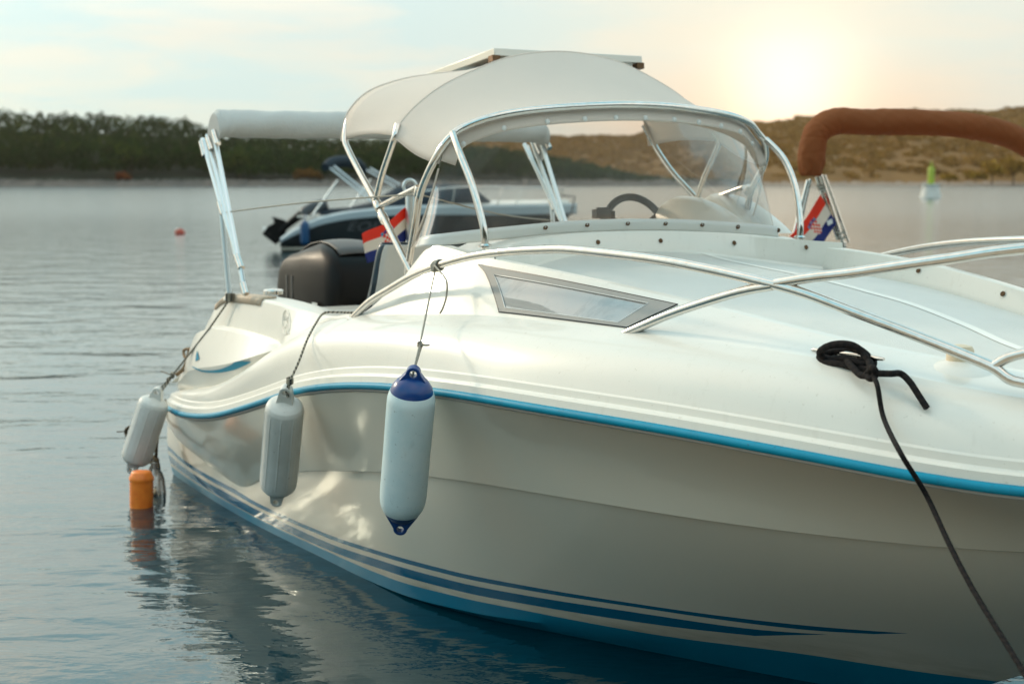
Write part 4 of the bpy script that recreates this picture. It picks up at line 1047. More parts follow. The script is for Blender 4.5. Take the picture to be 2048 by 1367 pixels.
def flag(c00, c10, c01, c11, fold, label, nfold=2.5):
    """corners: hoist bottom, fly bottom, hoist top, fly top"""
    n = 26; rows = []; fu = []; fv = []
    c00, c10, c01, c11 = map(np.array, (c00, c10, c01, c11)); nn_ = np.cross(c10 - c00, c01 - c00); nn_ /= np.linalg.norm(nn_)
    for i in range(n):
        v = i/(n-1); r = []
        for j in range(n):
            u = j/(n-1); p = (c00*(1-u) + c10*u)*(1-v) + (c01*(1-u) + c11*u)*v
            p = p + nn_*fold*math.sin(u*nfold*math.pi + v*1.5)*u + np.array([0, 0, -1])*fold*.8*math.sin(u*math.pi)
            r.append(p); fu.append(u); fv.append(v)
        rows.append(r)
    mb = MB(); mb.grid(rows, fu=fu, fv=fv); o = mb.build('flag', M['flag'], None, ang=180, solid=.0015)
    recenter(o, c01); return tag(o, label, 'flag', 'red, white and blue flags')
A_f = 1.02
flag(W(*ona(817, 474, A_f)), W(*ona(742, 526, 1.25)), W(*ona(814, 411, A_f)), W(*ona(724, 468, 1.22)), .022, 'red, white and blue flag with chequered shield, behind the white cruiser canopy leg')

# ================================================================== NEIGHBOUR BOAT (brown bimini)
def simple_hull(mb_h, mb_d, T, Ln, beam, zsf, rake=.5, step=.15, freeb=None, mi=0):
    """T maps (a,b,z) -> world. a 0 stern .. Ln bow"""
    st = np.linspace(0, Ln, 34); rows = {1: [], -1: []}; drows = []
    for a in st:
        s = a/Ln; bb = beam/2*(1 - max(0, (s-.45)/.55)**2.3) * (.93 + .07*min(1, s/.3)); zs = zsf(s)
        bk = bb*.86*(1 - max(0, (s-.6)/.4)**2); kz = -.35 + (zs + .30)*max(0, (s-.62)/.38)**1.8
        zc = .05 + (zs*.75)*max(0, (s-.5)/.5)**1.6; zc = max(zc, kz)
        if s > .995: bb = bk = 0.0; kz = zc = zs
        for sg in (1, -1):
            rows[sg].append([T(a, sg*q[0], q[1]) for q in ((0, kz), (bk*.5, (kz+zc)/2), (bk, zc), (bk + (bb-bk)*.5, zc + (zs-zc)*.45), (bb, zs - .10), (bb + .01*(bb > 0), zs - .10), (bb + .01*(bb > 0), zs), (bb - min(.14, bb), zs + .02), (bb - min(.16, bb), zs - .05), (max(bb - .22, 0), zs - .35))])
    for sg in (1, -1):
        mb_h.grid([r[:6] for r in rows[sg]], flip=sg < 0); mb_d.grid([r[5:] for r in rows[sg]], flip=sg < 0)
    tr = [p for p in rows[1][0]] + [p for p in reversed(rows[-1][0])]; mb_h.add(tr, [tuple(range(len(tr)))])
nb_o = np.array([3.0, 8.75, 0]); nth = math.radians(80)
NU = np.array([math.cos(nth), math.sin(nth), 0]); NV_ = np.array([math.sin(nth), -math.cos(nth), 0])   # bow points away
def NT_(a, b, z): return nb_o + a*NU + b*NV_ + np.array([0, 0, z])
nb = thing('motorboat', 'moored boat with a brown rolled bimini, mostly hidden behind the white cruiser', 'boat', nb_o, nth)
h_, d_ = MB(), MB(); simple_hull(h_, d_, NT_, 3.9, 2.1, lambda s: .70 + .08*s)
h_.build('hull', mat('white_hull', (.62, .63, .62), .3, coat=.5), nb, ang=30, merge=True); d_.build('deck', M['gel'], nb, ang=30, merge=True)
MB().box(NT_(1.5, 0, .35), (1.4, .8, .02), 0, np.array([NU, NV_, [0, 0, 1]])).build('floor', M['gel'], nb)
MB().box(NT_(2.7, 0, .62), (.6, .50, .08), 0, np.array([NU, NV_, [0, 0, 1]])).build('foredeck', M['gel'], nb, bevel=.05)
# canvas arch: follow the photographed outline at its own distance
NY = 9.0
cpts = [aty(1622, 352, NY), aty(1624, 300, NY), aty(1636, 262, NY), aty(1672, 243, NY), aty(1730, 244, NY), aty(1800, 244, NY), aty(1880, 247, NY+.03), aty(1950, 254, NY+.05), aty(2010, 268, NY+.08), aty(2060, 292, NY+.1), aty(2110, 330, NY+.12), aty(2140, 372, NY+.12)]
P = spline(cpts, 24); rows = []
for i, p in enumerate(P):
    t_ = P[min(i+1, len(P)-1)] - P[max(i-1, 0)]; t_ /= np.linalg.norm(t_); n1 = np.array([0, 1.0, 0]); n2 = np.cross(t_, n1); s = i/(len(P)-1)
    rw = .084*(1 - .05*s) * (.92 if i < 6 else 1) * (.55 + .45*min(1, i/4)); r = []
    rw = .084*(1 - .05*s) * (.60 + .40*min(1, i/16)**.6)
    for k in range(48):
        th = k/48*2*math.pi; q_ = i*.12; hang = max(0, 1 - i/34)
        wr_ = 1 + .022*math.sin(th*2 + q_) + .016*math.sin(th*5 - q_*2.3 + math.sin(q_*1.7)*2) + .010*math.sin(th*9 + q_*5 + 2*math.sin(q_*.9)) + hang*(.07*math.sin(th*6 + math.sin(q_*2)) + .04*math.sin(th*11 + q_))
        wr_ -= .03*max(0, math.cos(q_*3.1 + th))**8
        r.append(p + rw*wr_*(math.cos(th)*n2 + 1.1*math.sin(th)*n1))
    rows.append(r)
mb = MB(); mb.grid(rows, closev=True); mb.add(rows[0], [tuple(range(48))]); mb.add(rows[-1], [tuple(reversed(range(48)))])
mb.build('bimini_canvas', M['canvas_brown'], nb, ang=60, recalc=True)
def ntube(p, q, r=.0135, name='bimini_pole', m='steel'):
    return MB().tube([aty(*p, NY), aty(*q, NY)], r, 10).build(name, M[m], nb)
ntube((1641, 350), (1688, 492)); ntube((1633, 354), (1676, 480), .0115); ntube((1649, 350), (1697, 484), .010)
ntube((1616, 360), (1582, 490), .0115); ntube((1621, 358), (1591, 490), .0105)
for x, y in ((1640, 372), (1643, 378), (1679, 464), (1683, 474)):
    c_ = aty(x, y, NY); mb = MB(); mb.tube([c_ + .022*(math.cos(q)*np.array([1, 0, 0]) + math.sin(q)*np.array([0, 1, .3])) for q in np.linspace(0, 2*math.pi, 14, endpoint=False)], .006, 8, closed=True)
    mb.build('lashing', M['rope_white'], nb)
# far side legs, feet down to the deck
for dx in (0, .05): MB().tube([aty(2140, 372, NY + .12) + np.array([dx, 0, 0]), aty(2100, 372, NY) + np.array([dx + .1, .1, -.85])], .012, 10).build('bimini_pole', M['steel'], nb)
for x0 in (1582, 1688): MB().tube([aty(x0, 485, NY), aty(x0 + (4 if x0 > 1600 else -4), 485, NY) + np.array([.05, .15, -.55])], .014, 10).build('pole_base', M['steel'], nb)
fl2 = flag(aty(1672, 447, NY - .03), aty(1632, 498, NY - .10), aty(1641, 389, NY - .03), aty(1582, 472, NY - .12), .018, 'red, white and blue flag lashed to the pole under the brown bimini', 2.0)
tagp = MB(); q0 = aty(1653, 452, NY - .06); tagp.add([aty(1653, 442, NY-.07), aty(1664, 437, NY-.06), aty(1666, 446, NY-.06), aty(1656, 452, NY-.07)], [(0, 1, 2, 3)]); tg = tagp.build('flag_label', M['sticker'], fl2)
tg.matrix_parent_inverse = Matrix.Identity(4)

# ================================================================== DARK MOTORBOAT FARTHER OUT
Y0 = 35.5
dx0 = aty(566, 500, Y0)[0]
dk_o = np.array([dx0, Y0, 0]); dth = math.radians(6)
DU = np.array([math.cos(dth), math.sin(dth), 0]); DV = np.array([math.sin(dth), -math.cos(dth), 0])
def DT(a, b, z): return dk_o + a*DU + b*DV + np.array([0, 0, z])
dax = np.array([DU, DV, [0, 0, 1]])
dk = thing('motorboat', 'black-hulled motorboat with navy cover and tilted outboard, anchored out in the bay', 'boat', dk_o, dth)
def zy(y): return CAMZ - (y - HOR) * (Y0 - .5) / FPX
Ln = 7.4; gz_ = kn((0, zy(474)), (.06, zy(452)), (.14, zy(432)), (.25, zy(420)), (.45, zy(411)), (.75, zy(410)), (1.0, zy(409)))
gb_ = kn((0, zy(482)), (.06, zy(465)), (.14, zy(447)), (.25, zy(436)), (.45, zy(429)), (.75, zy(430)), (1.0, zy(428)))
h_, d_, bt_ = MB(), MB(), MB(); st = np.linspace(0, Ln, 44); R_ = {1: [], -1: []}
for a in st:
    s = a/Ln; bb = 1.2*(1 - max(0, (s-.45)/.55)**2.4)*(.92 + .08*min(1, s/.3)); zs, zb = gz_(s), gb_(s)
    kz = -.3 + (zs + .25)*max(0, (s-.72)/.28)**2; zc = max(.06 + .5*max(0, (s-.6)/.4)**1.8, kz); bk = bb*.86*(1 - max(0, (s-.65)/.35)**2)
    if s > .995: bb = bk = 0.0; kz = zc = zs - .1
    for sg in (1, -1):
        R_[sg].append([DT(a, sg*q[0], q[1]) for q in ((0, kz), (bk, zc - .02), (bk + .003, zc + .05), (bk + (bb-bk)*.6, zc + (zb-zc)*.5), (bb - .03*(bb > .05), zb), (bb, zb + .015), (bb, zs - .03), (bb - min(.05, bb), zs), (max(bb-.22, 0), zs + .02), (max(bb-.25, 0), zs - .25))])
for sg in (1, -1):
    bt_.grid([r[:3] for r in R_[sg]], flip=sg < 0); h_.grid([r[2:5] for r in R_[sg]], flip=sg < 0); d_.grid([r[4:] for r in R_[sg]], flip=sg < 0)
tr = R_[1][0][:5] + list(reversed(R_[-1][0][:5])); h_.add(tr, [tuple(range(len(tr)))])
h_.build('hull', mat('black_hull', (.008, .010, .012), .3, coat=.15), dk, ang=30, merge=True)
bt_.build('boot_stripe', mat('boot_white', (.5, .46, .38), .4), dk, ang=30)
d_.build('gunwale', mat('white_deck', (.40, .47, .50), .35), dk, ang=30, merge=True)
MB().box(DT(3.0, 0, zy(432)), (2.6, .85, .02), 0, dax).build('deck', M['gel'], dk)
# foredeck crown
rr = []
for s in np.linspace(.52, .97, 14):
    bb = 1.2*(1 - max(0, (s-.45)/.55)**2.4) - .12; rr.append([DT(s*Ln, bb*v, gz_(s) + .02 + .09*(1-v*v)) for v in np.linspace(-1, 1, 9)])
mb = MB(); mb.grid(rr, flip=True); mb.build('foredeck', M['gel'], dk, ang=60)
# navy cover over cockpit + windscreen
prof = [(640, 420, .3), (700, 416, .55), (745, 405, .75), (770, 390, .85), (795, 375, .85), (850, 371, .8), (900, 370, .8), (940, 372, .75), (962, 388, .7), (985, 406, .6)]
rr = []
for x, y, hw in prof:
    c_ = aty(x, y, Y0); a_ = (c_ - dk_o) @ DU; zt_ = c_[2]; zb_ = gz_(a_/Ln) + .01
    rr.append([DT(a_, hw*1.15*v, zb_ + (zt_ - zb_)*(1 - abs(v)**3.5)) for v in np.linspace(-1, 1, 15)])
mb = MB(); mb.grid(rr, flip=True); mb.build('cockpit_cover', M['canvas_navy'], dk, ang=60, solid=.02)
# bimini, folded
bb_ = [aty(650, 335, Y0 - .9), aty(665, 325, Y0 - .5), aty(690, 323, Y0 + .0), aty(715, 328, Y0 + .5), aty(728, 340, Y0 + .9)]
MB().tube(bb_, lambda t_: .10 + .05*math.sin(math.pi*t_), 14, smooth=5).build('bimini_canvas', M['canvas_navy'], dk)
for (x0, y0, x1, y1, yy) in [(660, 336, 745, 404, -.9), (668, 332, 752, 400, -.9), (733, 340, 790, 374, .8), (740, 336, 800, 370, .8), (676, 360, 625, 430, -.9), (742, 358, 700, 415, .8)]:
    MB().tube([aty(x0, y0, Y0 + yy), aty(x1, y1, Y0 + yy)], .022, 8).build('bimini_pole', M['alu'], dk)
# pulpit rail
for yy in (-.7, .7):
    k = .8 if yy < 0 else 1
    q = [aty(840, 384, Y0 + yy), aty(900, 376, Y0 + yy), aty(970, 373, Y0 + yy), aty(1060, 375, Y0 + yy*.8), aty(1118, 375, Y0 + yy*.4), aty(1124, 380, Y0 + yy*.3), aty(1124, 390, Y0 + yy*.3)]
    MB().tube(q, .022, 8, smooth=4).build('bow_rail', M['steel'], dk)
    for (x0, y0, x1, y1) in [(1006, 375, 994, 411), (1045, 376, 1030, 410), (910, 376, 905, 410)]:
        MB().tube([aty(x0, y0, Y0 + yy*.95), aty(x1, y1, Y0 + yy*.95)], .016, 8).build('stanchion', M['steel'], dk)
MB().tube([aty(1122, 391, Y0), aty(1150, 393, Y0), aty(1142, 428, Y0), aty(1132, 430, Y0)], .022, 8).build('anchor_roller', M['plastic_black'], dk)
# tilted outboard
def mo(x, y, dy=0): return aty(x, y, Y0 + dy)
og = MB()
og.tube([mo(655, 408), mo(640, 412), mo(622, 418), mo(606, 427)], lambda t_: .17 - .03*t_ if 0 < t_ < 1 else .12, 16, smooth=5); om = og.build('outboard_motor', mat('grey_motor', (.035, .045, .055), .4), dk, ang=60)
MB().tube([mo(604, 428), mo(580, 446), mo(560, 464)], lambda t_: .115 - .05*t_, 12, smooth=3).build('motor_leg', M['engine'], om)
mb = MB(); mb.prism([mo(571, 441, -.03), mo(545, 433, -.03), mo(548, 446, -.03), mo(536, 452, -.03), mo(524, 468, -.03), mo(551, 489, -.03), mo(566, 478, -.03), mo(574, 458, -.03)], (0, .06, 0)); mb.build('skeg', M['engine'], om)
mb = MB()
for q in range(3):
    an = q*2.09 + .4; c_ = mo(536, 459, -.02); mb.prism([c_, c_ + .13*np.array([math.cos(an), .3, math.sin(an)]), c_ + .15*np.array([math.cos(an+.5), -.2, math.sin(an+.5)])], (0, .02, 0))
mb.build('propeller', M['steel'], om)
# lettering on the dark hull
fc = D.curves.new('hull_lettering', 'FONT'); fc.body = 'EOL'; fc.size = .36; fc.extrude = .004; fc.shear = .35; fc.space_character = 1.1
fo = D.objects.new('hull_lettering', fc); COL.objects.link(fo); dg = bpy.context.evaluated_depsgraph_get(); me = D.meshes.new_from_object(fo.evaluated_get(dg))
D.objects.remove(fo); me.name = 'hull_lettering'
p = aty(692, 459, Y0 - 1.2); a_ = (p - dk_o) @ DU
MX = Matrix((tuple((DU[0], 0, DV[0], 0)), (DU[1], 0, DV[1], 0), (0, 1, 0, 0), (0, 0, 0, 1)))
pos = DT(a_, 1.18, zy(459))
me.transform(Matrix.Translation(Vector(pos)) @ MX @ Matrix.Scale(1.15, 4, (1, 0, 0)) @ Matrix.Scale(.85, 4, (0, 1, 0)))
me.transform(dk.matrix_basis.inverted()); me.materials.append(mat('grey_lettering', (.07, .075, .08), .4))
fo = D.objects.new('hull_lettering', me); COL.objects.link(fo); fo.parent = dk
# blue fender on the dark boat
mb = MB(); q0 = aty(609, 440, Y0 - 1.35); q1 = aty(610, 491, Y0 - 1.35)
Lf = q0[2] - q1[2]; mb.lathe(q0, (0, 0, -1), [(.01, 0), (.03, .02), (.10, .07), (.11, .14), (.11, Lf - .12), (.10, Lf - .05), (.03, Lf - .01), (.01, Lf)], 16)
mb.tube([q0, aty(612, 428, Y0 - 1.2)], .012, 6)
tag(recenter(mb.build('fender', mat('blue_fender', (.005, .06, .16), .4), None, ang=60), q0), 'dark blue fender hanging on the side of the black motorboat', 'fender')

# ================================================================== FLOATS AND BUOYS
p = aty(283, 1010, 1.0); o0 = W(*onz(283, 1012, 0))
mb = MB(); rf = .062; hh = .255
prof = [(.01, -.10), (rf*.9, -.09), (rf, -.05)]
for i in range(10):
    h = -.04 + i*.018; prof += [(rf*1.0, h), (rf*.94, h + .009)]
prof += [(rf*1.03, .142), (rf*1.03, .156), (rf*.90, .172), (rf*.84, .180), (rf*.80, .186), (rf*.5, .190), (.005, .191)]
mb.lathe(o0, (.03, 0, 1), prof, 28); tag(recenter(mb.build('float', M['orange'], None, ang=60), o0), 'orange cylindrical float standing in the water below the stern fender', 'float')
o1 = W(*onz(313, 985, 0)); mb = MB()
mb.lathe(o1, (-.05, 0, 1), [(.01, -.08), (.045, -.06), (.052, 0), (.050, .07), (.04, .11), (.018, .14), (.015, .17), (.004, .172)], 24)
bo = thing('bottle', 'clear plastic bottle floating beside the orange float, tied to a brown rope', 'bottle', o1); mb.build('bottle_body', M['clear_float'], bo, ang=60)
mb2 = MB().lathe(o1 + np.array([0, -.05, .02]), (0, -1, 0), [(.018, 0), (.02, .01), (.012, .022), (.002, .025)], 14); mb2.build('bottle_cap', M['cream'], bo)
def lp(x, y, b_=1.12): return W(*onb(x, y, b_))
mb = MB(); mb.tube([lp(316, 870), lp(313, 890), lp(312, 912), lp(308, 925), lp(301, 938), (lp(309, 930)), lp(312, 948), o1 + np.array([0, 0, .15])], .010, 8, smooth=5)
mb.tube([lp(308, 912), lp(316, 925), lp(319, 945), lp(319, 965), lp(317, 975)], .009, 8, smooth=5)
mb.tube([lp(302, 915), lp(314, 918), lp(312, 926), lp(302, 923)], .012, 8, smooth=4, closed=True)
mb.tube([lp(330, 800, 1.0), lp(322, 840, 1.06), lp(316, 870)], .009, 8, smooth=5)
mb.tube([lp(262, 852, 1.30), lp(252, 860, 1.30), lp(254, 872, 1.30)], .010, 8, smooth=4); mb.tube([lp(254, 862, 1.3), lp(234, 863, 1.3)], .003, 6)
tag(recenter(mb.build('rope', M['rope_brown'], None, ang=180), lp(308, 920)), 'knotted brown rope hanging behind the stern fender down to the clear bottle', 'rope')
q = aty(359, 467, 46.3); q[2] = 0
mb = MB(); mb.lathe(q - np.array([0, 0, .1]), (.15, 0, 1), [(.02, 0), (.12, .03), (.17, .1), (.165, .17), (.10, .24), (.02, .27)], 20)
rb = thing('buoy', 'small red mooring buoy floating out in the bay left of the black boat', 'buoy', q); mb.build('buoy_body', mat('red_buoy', (.42, .06, .03), .5), rb, ang=60)
mb = MB().lathe(q + np.array([-.06, -.04, .13]), (-.2, 0, 1), [(.05, 0), (.06, .02), (.02, .04)], 12); mb.build('buoy_cap', mat('pale_cap', (.6, .5, .42), .6), rb)
Yb = 146; q = aty(1861, 394, Yb); q[2] = 0
nb2 = thing('navigation_buoy', 'white round navigation buoy with a green post, far out on the right', 'buoy', q)
mb = MB().lathe(q, (0, 0, 1), [(1.08, -.3), (1.06, .12), (1.0, .35), (.86, .9), (.83, 1.15), (.90, 1.22), (.92, 1.38), (.80, 1.40), (.05, 1.42)], 32); mb.build('buoy_body', mat('white_paint', (.62, .62, .58), .5, var=(2, .5, (.5, .48, .42))), nb2, ang=40)
mb = MB().lathe(q, (0, 0, 1), [(.31, 1.40), (.33, 1.42), (.33, 3.0), (.25, 3.12), (.10, 3.16), (.09, 3.35), (.05, 3.7), (.01, 3.72)], 20); mb.build('buoy_post', mat('green_paint', (.30, .38, .02), .5), nb2, ang=40)

# ------------------------------------------------------------------ life ring seen through the cabin window
ca_ = W(*onb(1090, 634, .80)); e1_ = U; e2_ = np.array([0, 0, 1.0]) * .9 - V*.3
mb = MB(); mb.tube([ca_ + .075*(math.cos(q)*e1_ + math.sin(q)*e2_) for q in np.linspace(0, 2*math.pi, 30, endpoint=False)], .024, 14, closed=True)
tag(recenter(mb.build('lifebuoy', mat('cream_foam', (.7, .6, .48), .7), None, ang=180), ca_), 'pale ring lifebuoy lying inside the cabin behind the side window', 'lifebuoy')

# ================================================================== WATER, QUAY, SHORE, HILLS
def water_mat():
    m = D.materials.new('sea_water'); m.use_nodes = True; t = NT(m.node_tree); b = t.n['Principled BSDF']
    b.inputs['Base Color'].default_value = (.001, .026, .040, 1); b.inputs['IOR'].default_value = 1.95; b.inputs['Specular Tint'].default_value = (.80, 1.0, .985, 1)
    oc = t.new('ShaderNodeTexCoord').outputs['Object']
    sy = t.new('ShaderNodeSeparateXYZ'); t.l.new(oc, sy.inputs[0])      # wind-ruffled open water is rougher than the sheltered water by the quay
    t.l.new(t.ramp(t.math('DIVIDE', sy.outputs['Y'], 900.0), [(.006, .03), (.03, .09), (.10, .15), (1, .17)], 'EASE'), b.inputs['Roughness'])
    n1 = t.noise(t.mapping(oc, scale=(.55, 1.0, 1), rot=(0, 0, .15)), 1.3, 3, .5, .3)
    n2 = t.noise(t.mapping(oc, scale=(.5, 1.0, 1), rot=(0, 0, -.25)), 5.0, 3, .55, .4)
    n3 = t.noise(t.mapping(oc, scale=(.6, 1.0, 1)), 16.0, 3, .6, .2)
    h = t.math('ADD', t.math('ADD', t.math('MULTIPLY', n1, .040), t.math('MULTIPLY', n2, .0085)), t.math('MULTIPLY', n3, .0017))
    bn = t.new('ShaderNodeBump'); bn.inputs['Strength'].default_value = 1.0; bn.inputs['Distance'].default_value = 1.0
    t.l.new(h, bn.inputs['Height']); t.l.new(bn.outputs[0], b.inputs['Normal']); return m
sea = MB(); sea.add([(-1500, -60, 0), (1500, -60, 0), (1500, 1500, 0), (-1500, 1500, 0)], [(0, 1, 2, 3)])
so_ = sea.build('sea', water_mat()); so_['kind'] = 'structure'

stone = mat('quay_stone', (.46, .38, .29), .85, bump=(6, .6), var=(3, .7, (.34, .28, .22)))
mb = MB(); mb.box((-5.0, -5.0, -.3), (6.0, 8.3, .60)); qy = mb.build('quay', stone, None, bevel=.03); qy['kind'] = 'structure'  # unseen quay, added; extent and warm stone set to shade and bounce onto hull

def land(name, rows, m):
    mb = MB(); mb.grid(rows, flip=True); o = mb.build(name, m, None, ang=180); o['kind'] = 'structure'; return o
def n2d(x, y, s=0):
    return (math.sin(x*.021 + s) + math.sin(x*.047 + y*.03 + 1.3*s) + .6*math.sin(x*.11 - y*.05 + 2.1) + .4*math.sin(x*.23 + y*.17 + s))/3
def X(px, Y): return (px - 1024)/FPX*Y
# treeline heights (photo px -> metres at the ridge)
topL = kn((-600, 235), (-200, 226), (0, 226), (120, 231), (250, 234), (380, 242), (430, 262), (600, 268), (800, 275), (950, 285), (1100, 300), (1300, 330), (1500, 362))
topR = kn((300, 330), (700, 300), (1000, 282), (1060, 279), (1150, 277), (1250, 271), (1400, 256), (1500, 249), (1700, 233), (1900, 224), (2048, 221), (2400, 215), (3200, 230))
YL, YLr = 480.0, 590.0
def groundL(px, Y):
    t_ = np.clip((Y - YL)/(YLr - YL), 0, 1); ztop = CAMZ + (HOR - topL(px))*YLr/FPX - 8.0
    return max(0, .6 + max(ztop, .5)*t_**.85 ) if Y > YL + 1 else -.5
rows = []
for Y in (470, 480, 484, 492, 505, 520, 540, 560, 590, 640, 700):
    rows.append([np.array([X(px, YL)*(1 + (Y-YL)/YL), Y, (-.6 if Y < 484 else (1.4 + .5*n2d(px, Y) if Y < 492 else groundL(px, Y))) * (1 if px < 1480 else .4)]) for px in np.arange(-1400, 1540, 20)])
soil = mat('hill_ground', (.012, .018, .008), .95, var=(.05, .7, (.008, .012, .005)), bump=(.5, .5))
land('wooded_hill', rows, soil)
YR0, YR1 = 520.0, 980.0
rows = []
for Y in np.linspace(YR0 - 5, YR1, 40):
    t_ = (Y - YR0)/(YR1 - YR0); r = []
    for px in np.arange(300, 3300, 24):
        zt = CAMZ + (HOR - topR(px))*YR1/FPX
        z = -.5 if t_ < 0 else (1.0 + (zt - 1.0)*(t_**.8)) + (n2d(px*1.3, Y*.7, 2)*2.2 + random.uniform(-.15, .15))*min(1, t_*6)*(1 if t_ < .98 else .4)
        r.append(np.array([X(px, YR1)*(.62 + .38*t_) if False else X(px, Y), Y, z]))
    rows.append(r)
rows.append([p + np.array([0, 60, -8]) for p in rows[-1]])
scrub = D.materials.new('flare_tinted_hillside'); scrub.use_nodes = True; t = NT(scrub.node_tree); b = t.n['Principled BSDF']; oc = t.new('ShaderNodeTexCoord').outputs['Object']
c = t.ramp(t.noise(t.mapping(oc, scale=(1, .35, 1)), .10, 6, .68), [(.3, (.15, .082, .030)), (.48, (.19, .102, .038)), (.62, (.22, .122, .046)), (.75, (.25, .145, .06))])  # orange flare glow put into the hillside colour
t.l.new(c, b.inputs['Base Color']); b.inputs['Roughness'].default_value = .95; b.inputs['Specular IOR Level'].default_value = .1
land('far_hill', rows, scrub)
# rocky shore strip
rows = []
for k, (dy, z) in enumerate([(-3, -.4), (0, .25), (2, .7), (5, 1.5), (9, 1.9), (14, 1.4)]):
    rows.append([np.array([X(px, 478), 474 + dy + 1.5*n2d(px*3, k), z*(1 + .35*random.uniform(-1, 1)) + (.3*n2d(px*2, k, 1))]) for px in np.arange(-1200, 1500, 3)])
rock = mat('shore_rock', (.10, .088, .078), .9, bump=(1.2, .8), var=(.4, .8, (.045, .04, .033)))
land('rocky_shore', rows, rock)
rows = []
for k, (dy, z) in enumerate([(-3, -.4), (0, .2), (3, .6), (8, 1.1), (16, 1.3)]):
    rows.append([np.array([X(px, 508), 508 + dy + 2*n2d(px*2, k), z*(1 + .4*random.uniform(-1, 1))]) for px in np.arange(1300, 2900, 5)])
land('pebble_shore', rows, mat('pebble', (.26, .19, .14), .9, var=(.4, .8, (.15, .11, .08))))

# added slope behind camera, seen only in reflections, to shade the hull's low side
rows = []
for Y, z in ((-9, .4), (-11, 3), (-15, 6), (-24, 10), (-40, 15), (-70, 19)):
    rows.append([np.array([x, Y, z*(1 + .12*n2d(x*9, Y*4)) * min(1, max(.15, (x + 34)/26))]) for x in np.arange(-34, 110, 3)])
land('added_shade_slope', rows[::-1], mat('dark_shade_slope', (.022, .028, .012), .95, bump=(1.2, .9), var=(.35, .8, (.010, .013, .007))))
def leafmat(name, c1, c2, c3):
    m = D.materials.new(name); m.use_nodes = True; t = NT(m.node_tree); t.n.clear()
    oc = t.new('ShaderNodeTexCoord').outputs['Object']
    rn = t.attr('rnd')
    c = t.ramp(rn, [(0, c1), (.55, c2), (.85, c3), (1, c3)])
    d = t.new('ShaderNodeBsdfDiffuse'); t.put(d.inputs[0], c); tl = t.new('ShaderNodeBsdfTranslucent'); t.put(tl.inputs[0], c)
    mx = t.new('ShaderNodeMixShader'); mx.inputs[0].default_value = .3; t.l.new(d.outputs[0], mx.inputs[1]); t.l.new(tl.outputs[0], mx.inputs[2])
    o = t.new('ShaderNodeOutputMaterial'); t.l.new(mx.outputs[0], o.inputs[0]); return m
leaf = leafmat('forest_leaves', (.006, .024, .008), (.014, .044, .011), (.055, .075, .012))
leaf_y = leafmat('autumn_leaves', (.26, .15, .03), (.38, .22, .04), (.46, .28, .05))
def crown(V_, F_, A_, c, rx, ry, rz, n, size, tone):
    o = len(V_)
    d = rng.normal(size=(n, 3)); d /= np.linalg.norm(d, axis=1)[:, None]; d[:, 2] = np.abs(d[:, 2])*1.0 - .25*(rng.random(n) < .3)
    rad = .62 + .40*rng.random(n)**.6
    lump = 1 + .22*np.sin(d[:, 0]*5 + c[0]) * np.cos(d[:, 2]*4 + c[1])
    P = d * (rad*lump)[:, None] * np.array([rx, ry, rz]) + c
    a1 = rng.normal(size=(n, 3)); a1 /= np.linalg.norm(a1, axis=1)[:, None]; b1_ = np.cross(a1, rng.normal(size=(n, 3))); b1_ /= np.linalg.norm(b1_, axis=1)[:, None]
    s_ = size*(.6 + .8*rng.random(n))[:, None]
    Q = np.stack([P - a1*s_, P + b1_*s_*.8, P + a1*s_, P - b1_*s_*.8], 1).reshape(-1, 3)
    V_.append(Q); 
    A_.append(np.repeat(np.clip(tone + .18*rng.normal(size=n), 0, 1), 4))
def leafobj(name, VL, AL, m, parent=None):
    Q = np.concatenate(VL); A_ = np.concatenate(AL); n = len(Q)//4; me = D.meshes.new(name)
    if parent is not None: Mi = np.array(parent.matrix_basis.inverted()); Q = Q @ Mi[:3, :3].T + Mi[:3, 3]
    me.vertices.add(len(Q)); me.vertices.foreach_set('co', Q.ravel()); me.loops.add(4*n); me.loops.foreach_set('vertex_index', np.arange(4*n)); me.polygons.add(n)
    me.polygons.foreach_set('loop_start', np.arange(n)*4); me.polygons.foreach_set('loop_total', np.full(n, 4)); me.materials.append(m)
    at = me.attributes.new('rnd', 'FLOAT', 'POINT'); at.data.foreach_set('value', A_); me.update(); me.validate()
    o = D.objects.new(name, me); COL.objects.link(o)
    if parent is not None: o.parent = parent
    return o
VL, AL = [], []
for k, Y in enumerate([492, 500, 510, 522, 536, 552, 570, 590]):
    px = -900 + random.uniform(0, 30)
    while px < 1450:
        jit = random.uniform(-4, 4); Yj = Y + jit; h = random.uniform(7.0, 8.4)*(1 if px < 420 else .8)*(.75 if k == 0 else 1)
        z = groundL(px, Yj); rx = random.uniform(2.6, 4.6)
        if px > 1000: h *= max(.25, (1500 - px)/500)
        crown(VL, None, AL, np.array([X(px, YL)*(1+(Yj-YL)/YL), Yj, z + h*.45]), rx, rx, h*.62, 250, .46, random.choice([.15, .3, .35, .45, .5, .62]) - (.1 if k < 2 else 0))
        px += rx*2*FPX/Yj*random.uniform(.55, .8)
o = leafobj('woodland', VL, AL, leaf); o['kind'] = 'stuff'; o['label'] = 'dense dark green woodland covering the shore on the left'; o['category'] = 'woodland'
